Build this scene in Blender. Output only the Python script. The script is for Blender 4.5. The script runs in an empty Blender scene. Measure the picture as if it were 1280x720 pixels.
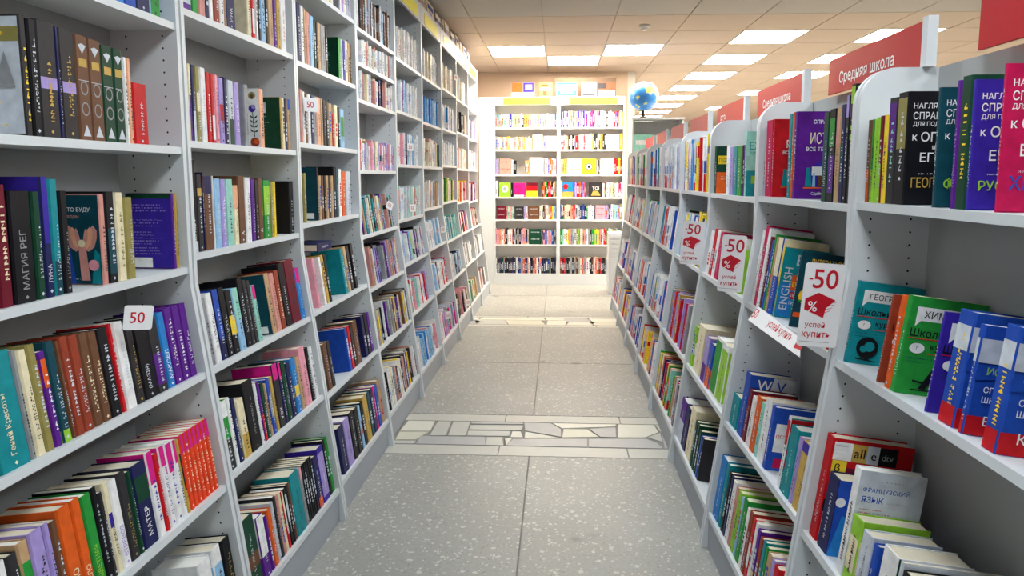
import bpy, math, random
from mathutils import Matrix, Vector
random.seed(7)
R = math.radians
scn = bpy.context.scene
col = scn.collection

# ------------------------------------------------------------------ camera, world, exposure
F, CX, CY, HC = 853.0, 655.0, 315.0, 1.40          # focal length and principal point in photo pixels, camera height
YAW = math.atan((698 - CX) / F)
PIT = math.atan((CY - 220.5) / math.hypot(F, 698 - CX))
FW = Vector((-math.sin(YAW) * math.cos(PIT), math.cos(YAW) * math.cos(PIT), -math.sin(PIT)))
RT = Vector((math.cos(YAW), math.sin(YAW), 0))
UP = RT.cross(FW)
CAMP = Vector((0, 0, HC))
cd = bpy.data.cameras.new('camera')
cd.sensor_width = 36.0
cd.lens = F / 1280 * 36.0
cd.shift_x = (640 - CX) / 1280
cd.shift_y = (CY - 360) / 1280
cd.clip_start = 0.02
cam = bpy.data.objects.new('camera', cd)
col.objects.link(cam)
m3 = Matrix((RT, UP, -FW)).transposed()
cam.matrix_world = Matrix.Translation(CAMP) @ m3.to_4x4()
scn.camera = cam
w = bpy.data.worlds.new('world'); scn.world = w; w.use_nodes = True
w.node_tree.nodes['Background'].inputs[0].default_value = (0.9, 0.95, 1, 1)
w.node_tree.nodes['Background'].inputs[1].default_value = 0.3
vs = scn.view_settings
vs.view_transform = 'Standard'; vs.look = 'None'; vs.gamma = 1.0; vs.use_curve_mapping = False
vs.exposure = 0.22
LAMP_FAR, LAMP_NEAR = 40.0, 28.0                       # strength of the ceiling panels

def hit(x, y, ax, v):
    d = FW * F + RT * (x - CX) - UP * (y - CY)
    t = (v - CAMP[ax]) / d[ax]
    return CAMP + d * t
def proj(p):
    d = Vector(p) - CAMP; z = d.dot(FW)
    return CX + F * d.dot(RT) / z, CY - F * d.dot(UP) / z

# ------------------------------------------------------------------ colours and materials
def lin(c):
    return tuple((v / 255 / 12.92) if v <= 10 else ((v / 255 + 0.055) / 1.055) ** 2.4 for v in c)
PAL = dict(bk=(22, 22, 28), dk=(48, 46, 50), nv=(30, 34, 84), bl=(34, 78, 178), sb=(40, 130, 205), lb=(150, 195, 230), tl=(20, 140, 150),
           dt=(18, 70, 84), mt=(150, 212, 198), gn=(40, 150, 60), dg=(16, 66, 46), lg=(150, 205, 60), ye=(246, 214, 50), ol=(150, 140, 80),
           gd=(200, 165, 80), cr=(238, 226, 190), wh=(240, 240, 240), gy=(150, 152, 156), lw=(205, 212, 222), tn=(196, 160, 120), br=(110, 74, 52),
           bb=(150, 62, 40), rd=(200, 22, 32), mr=(110, 18, 40), cs=(200, 24, 84), pk=(236, 160, 176), mg=(222, 30, 140), orr=(226, 96, 30),
           pe=(240, 176, 140), pu=(92, 30, 140), li=(168, 150, 214), bv=(58, 40, 160), ro=(214, 150, 140), fl=(235, 70, 30))
CNAME = dict(bk='black', dk='charcoal', nv='navy', bl='blue', sb='bright blue', lb='pale blue', tl='teal', dt='dark teal', mt='mint', gn='green',
             dg='dark green', lg='lime', ye='yellow', ol='olive', gd='gold', cr='cream', wh='white', gy='grey', lw='pale grey', tn='tan', br='brown',
             bb='brick red', rd='red', mr='maroon', cs='crimson', pk='pink', mg='magenta', orr='orange', pe='peach', pu='purple', li='lilac',
             bv='violet', ro='dusty pink', fl='orange red')

def mat(name, rgb, rough=0.5, noise=0.0, scale=20.0, bump=0.0, spec=0.4, emit=None, trans=None):
    m = bpy.data.materials.new(name); m.use_nodes = True
    nt = m.node_tree; b = nt.nodes['Principled BSDF']
    c = lin(rgb)
    b.inputs['Base Color'].default_value = (*c, 1); b.inputs['Roughness'].default_value = rough
    b.inputs['Specular IOR Level'].default_value = spec
    tc = nt.nodes.new('ShaderNodeTexCoord')
    if noise > 0:
        n = nt.nodes.new('ShaderNodeTexNoise'); n.inputs['Scale'].default_value = scale; n.inputs['Detail'].default_value = 3
        nt.links.new(tc.outputs['Object'], n.inputs['Vector'])
        mx = nt.nodes.new('ShaderNodeMix'); mx.data_type = 'RGBA'
        mx.inputs['A'].default_value = (*[v * (1 - noise) for v in c], 1); mx.inputs['B'].default_value = (*[min(1, v * (1 + noise)) for v in c], 1)
        nt.links.new(n.outputs['Fac'], mx.inputs['Factor']); nt.links.new(mx.outputs['Result'], b.inputs['Base Color'])
        if bump > 0:
            bp = nt.nodes.new('ShaderNodeBump'); bp.inputs['Strength'].default_value = bump; bp.inputs['Distance'].default_value = 0.002
            nt.links.new(n.outputs['Fac'], bp.inputs['Height']); nt.links.new(bp.outputs['Normal'], b.inputs['Normal'])
    if emit:
        b.inputs['Emission Color'].default_value = (*emit[0], 1); b.inputs['Emission Strength'].default_value = emit[1]
    return m

M = {}
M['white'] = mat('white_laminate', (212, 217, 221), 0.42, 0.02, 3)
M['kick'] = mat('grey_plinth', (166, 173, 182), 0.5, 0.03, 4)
M['backp'] = mat('shade_tone_fibreboard', (168, 171, 172), 0.6, 0.02, 4)  # back panels: colour greyed to imitate shade inside the shelves
M['bright'] = mat('lit_tone_laminate', (238, 236, 232), 0.5, 0.02, 4)  # backs of end bookcases and globe cabinet: colour lightened to look strongly lit
M['board'] = mat('brown_board', (100, 82, 68), 0.8, 0.05, 8)
M['hole'] = mat('dark_hole', (20, 20, 22), 0.8)
M['wall'] = mat('tan_paint', (205, 182, 160), 0.8, 0.03, 5)
M['wallw'] = mat('white_paint', (215, 211, 205), 0.8, 0.03, 5)
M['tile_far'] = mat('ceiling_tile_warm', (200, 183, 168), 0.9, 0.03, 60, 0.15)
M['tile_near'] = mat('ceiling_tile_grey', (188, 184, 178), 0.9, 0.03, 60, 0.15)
M['tbar'] = mat('ceiling_grid', (176, 160, 144), 0.6)
M['paper'] = mat('book_paper', (224, 214, 192), 0.9, 0.08, 90)
M['paperw'] = mat('book_paper_white', (240, 238, 232), 0.9, 0.05, 90)
M['card'] = mat('card_white', (244, 244, 246), 0.4, 0.01, 8)
M['signred'] = mat('sign_red', (186, 22, 36), 0.4, 0.04, 3, spec=0.2)
M['printred'] = mat('print_red', (200, 24, 44), 0.45)
M['printgrey'] = mat('print_grey', (120, 124, 130), 0.5)
M['yellow'] = mat('sign_yellow', (246, 236, 60), 0.4, 0.02, 5)
M['black'] = mat('black_plastic', (18, 18, 20), 0.4)
M['plastic'] = mat('white_plastic', (225, 225, 220), 0.4)
for k, v in PAL.items():
    M['ink_' + k] = mat('ink_' + CNAME[k].replace(' ', '_'), v, 0.5, spec=0.2)

def lamp_mat(name, rgb, strength):
    return mat(name, (255, 255, 255), 0.5, emit=(rgb, strength))
M['lamp_far'] = lamp_mat('lamp_diffuser', (1.0, 0.87, 0.71), LAMP_FAR)
M['lamp_near'] = lamp_mat('lamp_diffuser_cool', (0.90, 0.965, 1.0), LAMP_NEAR)

def print_mat():
    m = bpy.data.materials.new('printed_cover'); m.use_nodes = True
    nt = m.node_tree; b = nt.nodes['Principled BSDF']
    a = nt.nodes.new('ShaderNodeAttribute'); a.attribute_name = 'Col'
    tc = nt.nodes.new('ShaderNodeTexCoord')
    n = nt.nodes.new('ShaderNodeTexNoise'); n.inputs['Scale'].default_value = 35; n.inputs['Detail'].default_value = 4
    nt.links.new(tc.outputs['Object'], n.inputs['Vector'])
    mr = nt.nodes.new('ShaderNodeMapRange'); mr.inputs[1].default_value = 0.3; mr.inputs[2].default_value = 0.75
    mr.inputs[3].default_value = 0.82; mr.inputs[4].default_value = 1.12
    nt.links.new(n.outputs['Fac'], mr.inputs[0])
    mx = nt.nodes.new('ShaderNodeMix'); mx.data_type = 'RGBA'; mx.blend_type = 'MULTIPLY'; mx.inputs['Factor'].default_value = 1
    nt.links.new(a.outputs['Color'], mx.inputs['A']); nt.links.new(mr.outputs[0], mx.inputs['B'])
    nt.links.new(mx.outputs['Result'], b.inputs['Base Color'])
    b.inputs['Roughness'].default_value = 0.5; b.inputs['Specular IOR Level'].default_value = 0.18
    return m
M['print'] = print_mat()

def floor_mat(name, base, chip, dark):
    m = bpy.data.materials.new(name); m.use_nodes = True
    nt = m.node_tree; b = nt.nodes['Principled BSDF']; N = nt.nodes.new; L = nt.links.new
    tc = N('ShaderNodeNewGeometry')
    def chips(scale, lo, hi):
        v = N('ShaderNodeTexVoronoi'); v.inputs['Scale'].default_value = scale; L(tc.outputs['Position'], v.inputs['Vector'])
        v2 = N('ShaderNodeTexWhiteNoise'); L(v.outputs['Position'], v2.inputs['Vector'])
        s = N('ShaderNodeMath'); s.operation = 'MULTIPLY_ADD'; L(v2.outputs['Value'], s.inputs[0]); s.inputs[1].default_value = hi - lo; s.inputs[2].default_value = lo
        r = N('ShaderNodeMath'); r.operation = 'LESS_THAN'; L(v.outputs['Distance'], r.inputs[0]); L(s.outputs[0], r.inputs[1])
        return r.outputs[0]
    n = N('ShaderNodeTexNoise'); n.inputs['Scale'].default_value = 2.2; n.inputs['Detail'].default_value = 6; L(tc.outputs['Position'], n.inputs['Vector'])
    n2 = N('ShaderNodeTexNoise'); n2.inputs['Scale'].default_value = 70; n2.inputs['Detail'].default_value = 3; L(tc.outputs['Position'], n2.inputs['Vector'])
    ra = N('ShaderNodeMix'); ra.data_type = 'RGBA'
    ra.inputs['A'].default_value = (*lin([v * 0.93 for v in base]), 1); ra.inputs['B'].default_value = (*lin([min(255, v * 1.07) for v in base]), 1)
    ad = N('ShaderNodeMath'); ad.operation = 'ADD'; L(n.outputs['Fac'], ad.inputs[0]); L(n2.outputs['Fac'], ad.inputs[1])
    mr = N('ShaderNodeMapRange'); mr.inputs[1].default_value = 0.6; mr.inputs[2].default_value = 1.4; L(ad.outputs[0], mr.inputs[0])
    L(mr.outputs[0], ra.inputs['Factor'])
    prev = ra.outputs['Result']
    for sc, lo, hi, cc in ((38, -0.5, 0.40, chip), (70, -0.45, 0.45, chip), (90, -0.6, 0.4, dark)):
        x = N('ShaderNodeMix'); x.data_type = 'RGBA'; L(prev, x.inputs['A']); x.inputs['B'].default_value = (*lin(cc), 1)
        k = N('ShaderNodeMath'); k.operation = 'MULTIPLY'; L(chips(sc, lo, hi), k.inputs[0]); k.inputs[1].default_value = 0.52
        L(k.outputs[0], x.inputs['Factor']); prev = x.outputs['Result']
    # worn dark spots
    st = N('ShaderNodeTexNoise'); st.inputs['Scale'].default_value = 3.1; st.inputs['Detail'].default_value = 8; L(tc.outputs['Position'], st.inputs['Vector'])
    sr = N('ShaderNodeMapRange'); sr.inputs[1].default_value = 0.66; sr.inputs[2].default_value = 0.74; L(st.outputs['Fac'], sr.inputs[0])
    x = N('ShaderNodeMix'); x.data_type = 'RGBA'; L(prev, x.inputs['A']); x.inputs['B'].default_value = (*lin((110, 108, 104)), 1); L(sr.outputs[0], x.inputs['Factor'])
    L(x.outputs['Result'], b.inputs['Base Color'])
    b.inputs['Roughness'].default_value = 0.42; b.inputs['Specular IOR Level'].default_value = 0.35
    return m
M['terrazzo'] = floor_mat('terrazzo', (152, 153, 149), (212, 214, 207), (120, 120, 116))
M['strip'] = mat('pale_marble', (186, 187, 180), 0.4, 0.06, 14)
M['stone_w'] = mat('marble_white', (212, 212, 200), 0.38, 0.05, 9)
M['stone_c'] = mat('marble_cream', (202, 202, 186), 0.38, 0.06, 9)
M['stone_p'] = mat('marble_pale', (184, 186, 181), 0.38, 0.06, 9)
M['stone_g'] = mat('marble_grey', (168, 170, 172), 0.38, 0.10, 9)
M['joint'] = mat('floor_joint', (140, 138, 133), 0.9, 0.1, 30)

# ------------------------------------------------------------------ mesh helpers
class MB:
    def __init__(s): s.v, s.f, s.c = [], [], []
    def face(s, pts, c=None):
        n = len(s.v); s.v += [tuple(p) for p in pts]; s.f.append(tuple(range(n, n + len(pts)))); s.c.append(c)
    def box(s, x0, x1, y0, y1, z0, z1, c=None, ct=None, cf=None, T=None):
        n = len(s.v)
        P = [(x0, y0, z0), (x1, y0, z0), (x1, y1, z0), (x0, y1, z0), (x0, y0, z1), (x1, y0, z1), (x1, y1, z1), (x0, y1, z1)]
        if T: P = [tuple(T @ Vector(p)) for p in P]
        s.v += P
        for q, cc in (((0, 3, 2, 1), ct or c), ((4, 5, 6, 7), ct or c), ((0, 1, 5, 4), c), ((2, 3, 7, 6), c), ((1, 2, 6, 5), c), ((3, 0, 4, 7), cf or c)):
            s.f.append(tuple(n + i for i in q)); s.c.append(cc)
        return s
    def prism(s, poly, a, b, f3, c=None):
        n = len(s.v); k = len(poly)
        s.v += [tuple(f3(p, a)) for p in poly] + [tuple(f3(p, b)) for p in poly]
        s.f.append(tuple(range(n + k - 1, n - 1, -1))); s.c.append(c)
        s.f.append(tuple(range(n + k, n + 2 * k))); s.c.append(c)
        for i in range(k):
            j = (i + 1) % k
            s.f.append((n + i, n + j, n + k + j, n + k + i)); s.c.append(c)
        return s
    def disc(s, c0, r, ax, n=8, c=None):
        u = Vector((0, 1, 0)) if ax == 0 else Vector((1, 0, 0)); v = Vector((0, 0, 1)) if ax != 2 else Vector((0, 1, 0))
        s.face([Vector(c0) + u * (r * math.cos(2 * math.pi * i / n)) + v * (r * math.sin(2 * math.pi * i / n)) for i in range(n)], c)
    def mesh(s, name):
        me = bpy.data.meshes.new(name); me.from_pydata(s.v, [], s.f)
        if any(c is not None for c in s.c):
            at = me.color_attributes.new('Col', 'FLOAT_COLOR', 'CORNER')
            buf = []
            for f, c in zip(s.f, s.c):
                cc = (*(c or (0.8, 0.8, 0.8)), 1.0)
                buf.extend(cc * len(f))
            at.data.foreach_set('color', buf)
        me.update()
        return me
    def build(s, name, m, parent=None, M4=None):
        return link(name, s.mesh(name), m, parent, M4)
def link(name, me, m, parent=None, M4=None):
    o = bpy.data.objects.new(name, me); col.objects.link(o)
    if m is not None:
        if not me.materials: me.materials.append(M[m])
    if parent is not None: o.parent = parent
    if M4 is not None: o.matrix_local = M4
    return o
def empty(name, loc=(0, 0, 0)):
    o = bpy.data.objects.new(name, None); col.objects.link(o); o.location = loc; o.empty_display_size = 0.1
    return o
def tag(o, label, cat, group=None):
    o['label'] = label; o['category'] = cat
    if group: o['group'] = group
    return o
def struct(o, label=None):
    o['kind'] = 'structure'
    if label: o['label'] = label
    return o

# lettering: flat meshes, height 1 (cap height), starting at x = 0, cached by the word
TXT = {}
def text_mesh(s):
    if s in TXT: return TXT[s]
    cu = bpy.data.curves.new('lettering', 'FONT'); cu.body = s; cu.resolution_u = 3; cu.offset = 0.008
    o = bpy.data.objects.new('lettering', cu); col.objects.link(o)
    dg = bpy.context.evaluated_depsgraph_get()
    me = bpy.data.meshes.new_from_object(o.evaluated_get(dg))
    bpy.data.objects.remove(o); bpy.data.curves.remove(cu)
    xs = [v.co.x for v in me.vertices]; ys = [v.co.y for v in me.vertices]
    x0, x1, y0, y1 = min(xs), max(xs), min(ys), max(ys)
    k = 1 / (y1 - y0)
    for v in me.vertices: v.co = ((v.co.x - x0) * k, (v.co.y - y0) * k, 0)
    TXT[s] = (me, (x1 - x0) * k)
    return TXT[s]
MATMESH = {}
def text_obj(name, s, ink, parent, origin, dx, dy, h, maxw=None):
    me, wd = text_mesh(s)
    key = (s, ink)
    if key not in MATMESH:
        c = me.copy(); c.materials.clear(); c.materials.append(M[ink]); MATMESH[key] = c
    sx = h
    if maxw and wd * h > maxw: sx = maxw / wd
    dx, dy = Vector(dx).normalized(), Vector(dy).normalized(); nz = dx.cross(dy)
    m4 = Matrix((dx * sx, dy * h, nz)).transposed().to_4x4(); m4.translation = Vector(origin)
    o = bpy.data.objects.new(name, MATMESH[key]); col.objects.link(o); o.parent = parent; o.matrix_local = m4
    return o, wd * sx
DASH = []
for i in range(14):                                    # unreadable lines of small print
    mb = MB(); x = 0; rows = random.choice([1, 1, 2]); 
    for r_ in range(rows):
        x = 0; y0 = r_ / rows; hh = 0.8 / rows
        end = random.uniform(7, 12) if r_ == 0 else random.uniform(4, 9)
        while x < end:
            wdt = random.uniform(0.3, 0.75) * (1 if rows == 1 else 0.7)
            mb.face([(x, y0, 0), (x + wdt * 0.35, y0, 0), (x + wdt * 0.35, y0 + hh, 0), (x, y0 + hh, 0)])
            if random.random() < 0.7:
                mb.face([(x + wdt * 0.35, y0 + hh * random.choice([0, .4, .75]), 0), (x + wdt, y0 + hh * .3, 0), (x + wdt, y0 + hh * .55, 0), (x + wdt * 0.35, y0 + hh, 0)])
            x += wdt + random.choice([0.16, 0.16, 0.16, 0.6])
    mx = max(p[0] for p in mb.v)
    mb.v = [(p[0] / mx, p[1], 0) for p in mb.v]
    DASH.append(mb.mesh('small_print'))
def dash_obj(name, ink, parent, origin, dx, dy, lx, ly):
    i = random.randrange(len(DASH)); key = (i, ink)
    if key not in MATMESH:
        c = DASH[i].copy(); c.materials.clear(); c.materials.append(M[ink]); MATMESH[key] = c
    dx, dy = Vector(dx), Vector(dy); nz = dx.cross(dy)
    m4 = Matrix((dx * lx, dy * ly, nz)).transposed().to_4x4(); m4.translation = Vector(origin)
    o = bpy.data.objects.new(name, MATMESH[key]); col.objects.link(o); o.parent = parent; o.matrix_local = m4
    return o

# ------------------------------------------------------------------ the place: lines of the shelving
KINK, KINK_R = 1.10, 1.17
WL, WR = 0.778, 0.774
YL = [2.633 + WL * (i - 2) for i in range(10)]        # uprights of the left run
YR = [2.504 + WR * (i - 2) for i in range(9)]        # uprights of the right run
def footL(y): return -0.862 + (0.0105 if y > 2.633 else 0.024) * (y - 2.633)     # the nearest cases stand slightly turned
def footR(y): return 0.547 + max(0.0, 0.019 * (2.504 - y))
def slope(side, y): return (0.0105 if y > 2.633 else 0.024) if side == 'L' else (-0.019 if y < 2.504 else 0.0)
def XL(y, z): return footL(y) - 0.147 * min(1.0, z / KINK)
def XRt(y, z): return footR(y) + 0.163 * min(1.0, z / KINK_R)
BACK_L, BACK_R = 0.335, 0.345                                      # depth from foot line to back panel
LEAN = math.atan(0.147 / KINK)
BY = 8.78                                                          # front of the bookcase at the end of the aisle
CEIL = 2.80
FARY, RIGHTX = 19.6, 9.0

# ------------------------------------------------------------------ floor
SEAMX = -0.14
mb = MB().box(-1.4, RIGHTX, -3.2, FARY, -0.06, -0.006)
floor = struct(mb.build('floor', 'joint'), 'speckled grey terrazzo slab floor with two bands of broken marble')
def slab(x0, x1, y0, y1, m='terrazzo', nm='slab'):
    g = 0.0035
    o = MB().box(x0 + g, x1 - g, y0 + g, y1 - g, -0.03, 0).build(nm, m, floor)
    return o
xs = [-1.4, SEAMX, 1.06, 2.26, 3.46, 4.66, 5.86, 7.06, RIGHTX]
ys = [-3.2, -1.5, -0.3, 0.9, 2.1, 3.30]
for a, b in zip(xs[:-1], xs[1:]):
    for c, d in zip(ys[:-1], ys[1:]): slab(a, b, c, d)
    for c, d in ((3.89, 5.03), (5.03, 6.27), (6.76, 7.95), (7.95, 9.15), (9.15, 11.6), (11.6, 14), (14, 16.8), (16.8, FARY)): slab(a, b, c, d)
for a, b in ((-1.4, -0.30), (-0.30, 0.36), (0.36, 1.9), (1.9, 5), (5, RIGHTX)):
    for c, d in ((3.30, 3.425), (3.775, 3.89), (6.27, 6.36), (6.68, 6.76)): slab(a, b, c, d, 'strip', 'border_strip')
S = 2.77
stones = [('w', 145, 508, 235, 510, 215, 550, 110, 550), ('c', 110, 553, 210, 553, 165, 580, 95, 580), ('p', 92, 584, 165, 584, 155, 600, 80, 600),
          ('p', 245, 512, 290, 513, 270, 565, 215, 565), ('p', 298, 513, 355, 514, 338, 566, 278, 566), ('g', 362, 512, 535, 513, 538, 527, 358, 525),
          ('p', 356, 530, 538, 531, 530, 547, 350, 545), ('p', 348, 550, 493, 551, 488, 568, 344, 566), ('g', 182, 568, 405, 571, 405, 602, 165, 600),
          ('p', 412, 572, 465, 572, 468, 602, 408, 602), ('w', 500, 552, 528, 552, 536, 572, 494, 572), ('g', 542, 514, 632, 515, 668, 545, 668, 570, 545, 549),
          ('w', 545, 553, 655, 573, 542, 575), ('w', 640, 515, 858, 518, 855, 535, 672, 541), ('c', 678, 544, 758, 545, 798, 571, 672, 573),
          ('g', 766, 543, 857, 538, 859, 572, 806, 571), ('w', 863, 518, 985, 519, 1005, 555, 960, 573, 865, 573),
          ('g', 502, 578, 759, 578, 759, 611, 478, 607), ('g', 765, 578, 962, 578, 1000, 592, 1022, 613, 765, 611), ('p', 968, 573, 1010, 557, 1020, 588),
          ('w', 474, 576, 498, 576, 478, 602), ('p', 20, 600, 75, 552, 105, 545, 72, 604), ('c', 990, 519, 1040, 522, 1060, 552, 1012, 552), ('g', 1016, 556, 1062, 556, 1085, 612, 1028, 612)]
for s in stones:
    P = [hit(460 + s[i] / S, 340 + s[i + 1] / S, 2, 0) for i in range(1, len(s), 2)]
    P = [Vector((p.x, min(3.768, max(3.432, p.y)), 0)) for p in P]
    mb = MB(); mb.prism([(p.x, p.y) for p in P][::-1], -0.03, 0.0006, lambda q, h: (q[0], q[1], h))
    mb.build('marble_piece', 'stone_' + s[0], floor)
x = -1.0
while x < 0.9:                                                     # second band further down the aisle
    wd = random.uniform(0.14, 0.4)
    for (a, b) in ((6.365, 6.365 + random.uniform(0.12, 0.2)), (0, 6.672)):
        if a == 0: a = last + 0.012
        last = b
        k = random.uniform(-0.05, 0.05)
        mb = MB(); mb.prism([(x, a), (x + wd - 0.012, a), (x + wd - 0.012 + k, b), (x + k, b)], -0.03, 0.0006, lambda q, h: (q[0], q[1], h))
        mb.build('marble_piece', 'stone_' + random.choice('wwcpg'), floor)
    x += wd

# ------------------------------------------------------------------ walls and ceiling
def wall(name, *b, m='wallw', label=None): return struct(MB().box(*b).build(name, m), label)
wall('wall_left', -1.42, -1.30, -3.2, 9.5, 0, CEIL, label='plain wall behind the tall left bookcases')
wall('wall_back', -1.42, 0.92, 9.42, 9.52, 0, CEIL, m='wall', label='tan wall above the bookcase at the end of the aisle')
wall('wall_return', 0.92, 1.02, 9.42, FARY, 0, CEIL, m='wallw', label='white wall running back beside the far bookcase')
wall('wall_far', 0.92, RIGHTX, FARY, FARY + .1, 0, CEIL, m='wall', label='tan far wall of the shop')
wall('wall_right', RIGHTX, RIGHTX + .1, -3.2, FARY, 0, CEIL, label='right wall of the shop')
wall('wall_near', -1.42, RIGHTX, -3.3, -3.2, 0, CEIL, label='wall behind the viewer')

TX0, TY0, TWX, TWY = -0.79, 6.19, 0.64, 0.664
ceiling = struct(MB().box(-1.42, RIGHTX, -3.3, FARY, CEIL + 0.006, CEIL + 0.08).build('ceiling', 'tbar'), 'suspended ceiling of square tiles')
lights = {(0, 2): 1, (1, 3): 1, (2, 2): 1, (4, 1): 1, (4, 3): 1, (4, 5): 1, (4, 7): 1, (4, 9): 1, (4, 11): 1, (4, 13): 1, (4, 15): 1, (4, 17): 1,
          (6, 1): 1, (6, 3): 1, (6, 5): 1, (6, 8): 1, (6, 12): 1, (9, 2): 1, (9, 6): 1, (9, 11): 1, (12, 4): 1, (12, 10): 1,
          (1, -5): 2, (1, -9): 2, (4, -8): 2, (7, -7): 2}
tm = {}
def tile(i, j):
    x0 = TX0 + i * TWX; y0 = TY0 + j * TWY
    x1, y1 = min(x0 + TWX, RIGHTX), min(y0 + TWY, FARY)
    x0, y0 = max(x0, -1.42), max(y0, -3.2)
    if x1 - x0 < .05 or y1 - y0 < .05: return
    sx, sy = x1 - x0, y1 - y0
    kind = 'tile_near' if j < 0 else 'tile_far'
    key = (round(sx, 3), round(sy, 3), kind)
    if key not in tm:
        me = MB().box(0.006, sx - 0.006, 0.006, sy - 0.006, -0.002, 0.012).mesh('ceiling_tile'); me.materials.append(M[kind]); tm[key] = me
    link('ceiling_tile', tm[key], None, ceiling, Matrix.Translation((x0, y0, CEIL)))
n_i, n_j = int((RIGHTX - TX0) / TWX) + 1, int((FARY - TY0) / TWY) + 1
WORDS = 'first second third fourth fifth sixth seventh eighth ninth tenth eleventh twelfth thirteenth fourteenth fifteenth sixteenth seventeenth eighteenth nineteenth twentieth'.split()
LAMPLAB = {(0, 2): 'square ceiling panel light above the far end of the left bookcases', (1, 3): 'square ceiling panel light just in front of the end bookcase',
           (2, 2): 'square ceiling panel light left of the smoke detector row, above the aisle', (6, 1): 'square ceiling panel light partly hidden by the nearest red sign board'}
nl = 0
lamp_me = {}
for i in range(-1, n_i):
    for j in range(-15, n_j):
        x0, y0 = TX0 + i * TWX, TY0 + j * TWY
        if (i, j) in lights:
            near = lights[(i, j)] == 2
            t = empty('ceiling_light', (x0 + TWX / 2, y0 + TWY / 2, CEIL))
            k = 'lamp_near' if near else 'lamp_far'
            if k not in lamp_me:
                a, b = TWX / 2 - .008, TWY / 2 - .008
                me = MB().box(-a + .012, a - .012, -b + .012, b - .012, -0.004, 0.004).mesh('diffuser'); me.materials.append(M[k])
                fr = MB()
                for bx_ in ((-a, a, -b, -b + .012), (-a, a, b - .012, b), (-a, -a + .012, -b + .012, b - .012), (a - .012, a, -b + .012, b - .012)): fr.box(*bx_, -0.006, 0.006)
                fm = fr.mesh('lamp_frame'); fm.materials.append(M['plastic']); lamp_me[k] = (me, fm)
            link('diffuser', lamp_me[k][0], None, t); link('lamp_frame', lamp_me[k][1], None, t)
            if (i, j) in LAMPLAB: lab = LAMPLAB[(i, j)]
            elif near: lab = 'cool white ceiling panel light above the near shop floor, %s row back, %s' % (WORDS[-j], 'inner' if i < 5 else ('middle' if i < 8 else 'outer'))
            else:
                colm = {4: 'first', 6: 'second', 9: 'third', 12: 'fourth'}[i]
                k2 = sorted(q[1] for q in lights if q[0] == i and lights[q] == 1).index(j)
                lab = 'ceiling panel light, %s in the %s row right of the aisle' % (WORDS[k2], colm)
            tag(t, lab, 'ceiling light', 'square ceiling panel lights')
        else: tile(i, j)
dt_ = empty('smoke_detector', hit(806, 31, 2, CEIL))
def lathe(prof, n=20):
    mb = MB(); k = len(prof)
    for (r_, z_) in prof:
        for i in range(n): mb.v.append((r_ * math.cos(2 * math.pi * i / n), r_ * math.sin(2 * math.pi * i / n), z_))
    for a in range(k - 1):
        for i in range(n):
            j = (i + 1) % n
            mb.f.append((a * n + i, a * n + j, (a + 1) * n + j, (a + 1) * n + i)); mb.c.append(None)
    mb.f.append(tuple(range(n - 1, -1, -1))); mb.c.append(None); mb.f.append(tuple((k - 1) * n + i for i in range(n))); mb.c.append(None)
    return mb
lathe([(0.052, 0), (0.052, -0.02), (0.046, -0.028)]).build('detector_base', 'plastic', dt_)
lathe([(0.034, -0.028), (0.034, -0.045), (0.02, -0.052)]).build('detector_head', 'plastic', dt_)
tag(dt_, 'small round white smoke detector on the ceiling', 'smoke detector')

# ------------------------------------------------------------------ bookcases
TH = 0.016
ROWS = {}                                              # (side, bay) -> shelf heights
def holes(panel, xf, xb, zs, face_y, sgn):
    mb = MB()
    for zz in zs:
        for xx in (xf(zz), xb):
            mb.face([Vector((xx, face_y + sgn * 0.0006, zz)) + Vector((0.0028 * math.cos(a), 0, 0.0028 * math.sin(a))) for a in [i * math.pi / 4 for i in range(8)]])
    mb.build('pin_holes', 'hole', panel)['kind'] = 'stuff'
def shelf_box(xf, y0, y1, z, xb, th, out):
    """board whose front top edge is at (xf, z) and that leans back to xb; out = +1 (faces +X) or -1."""
    d = abs(xf - xb); T = Matrix.Translation((xf, 0, z)) @ (Matrix.Rotation(-th, 4, 'Y') if out > 0 else Matrix.Rotation(th, 4, 'Y'))
    L = d / math.cos(th) - 0.012
    return MB().box(-L if out > 0 else 0, 0 if out > 0 else L, y0, y1, -0.019, 0, T=T)
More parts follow.
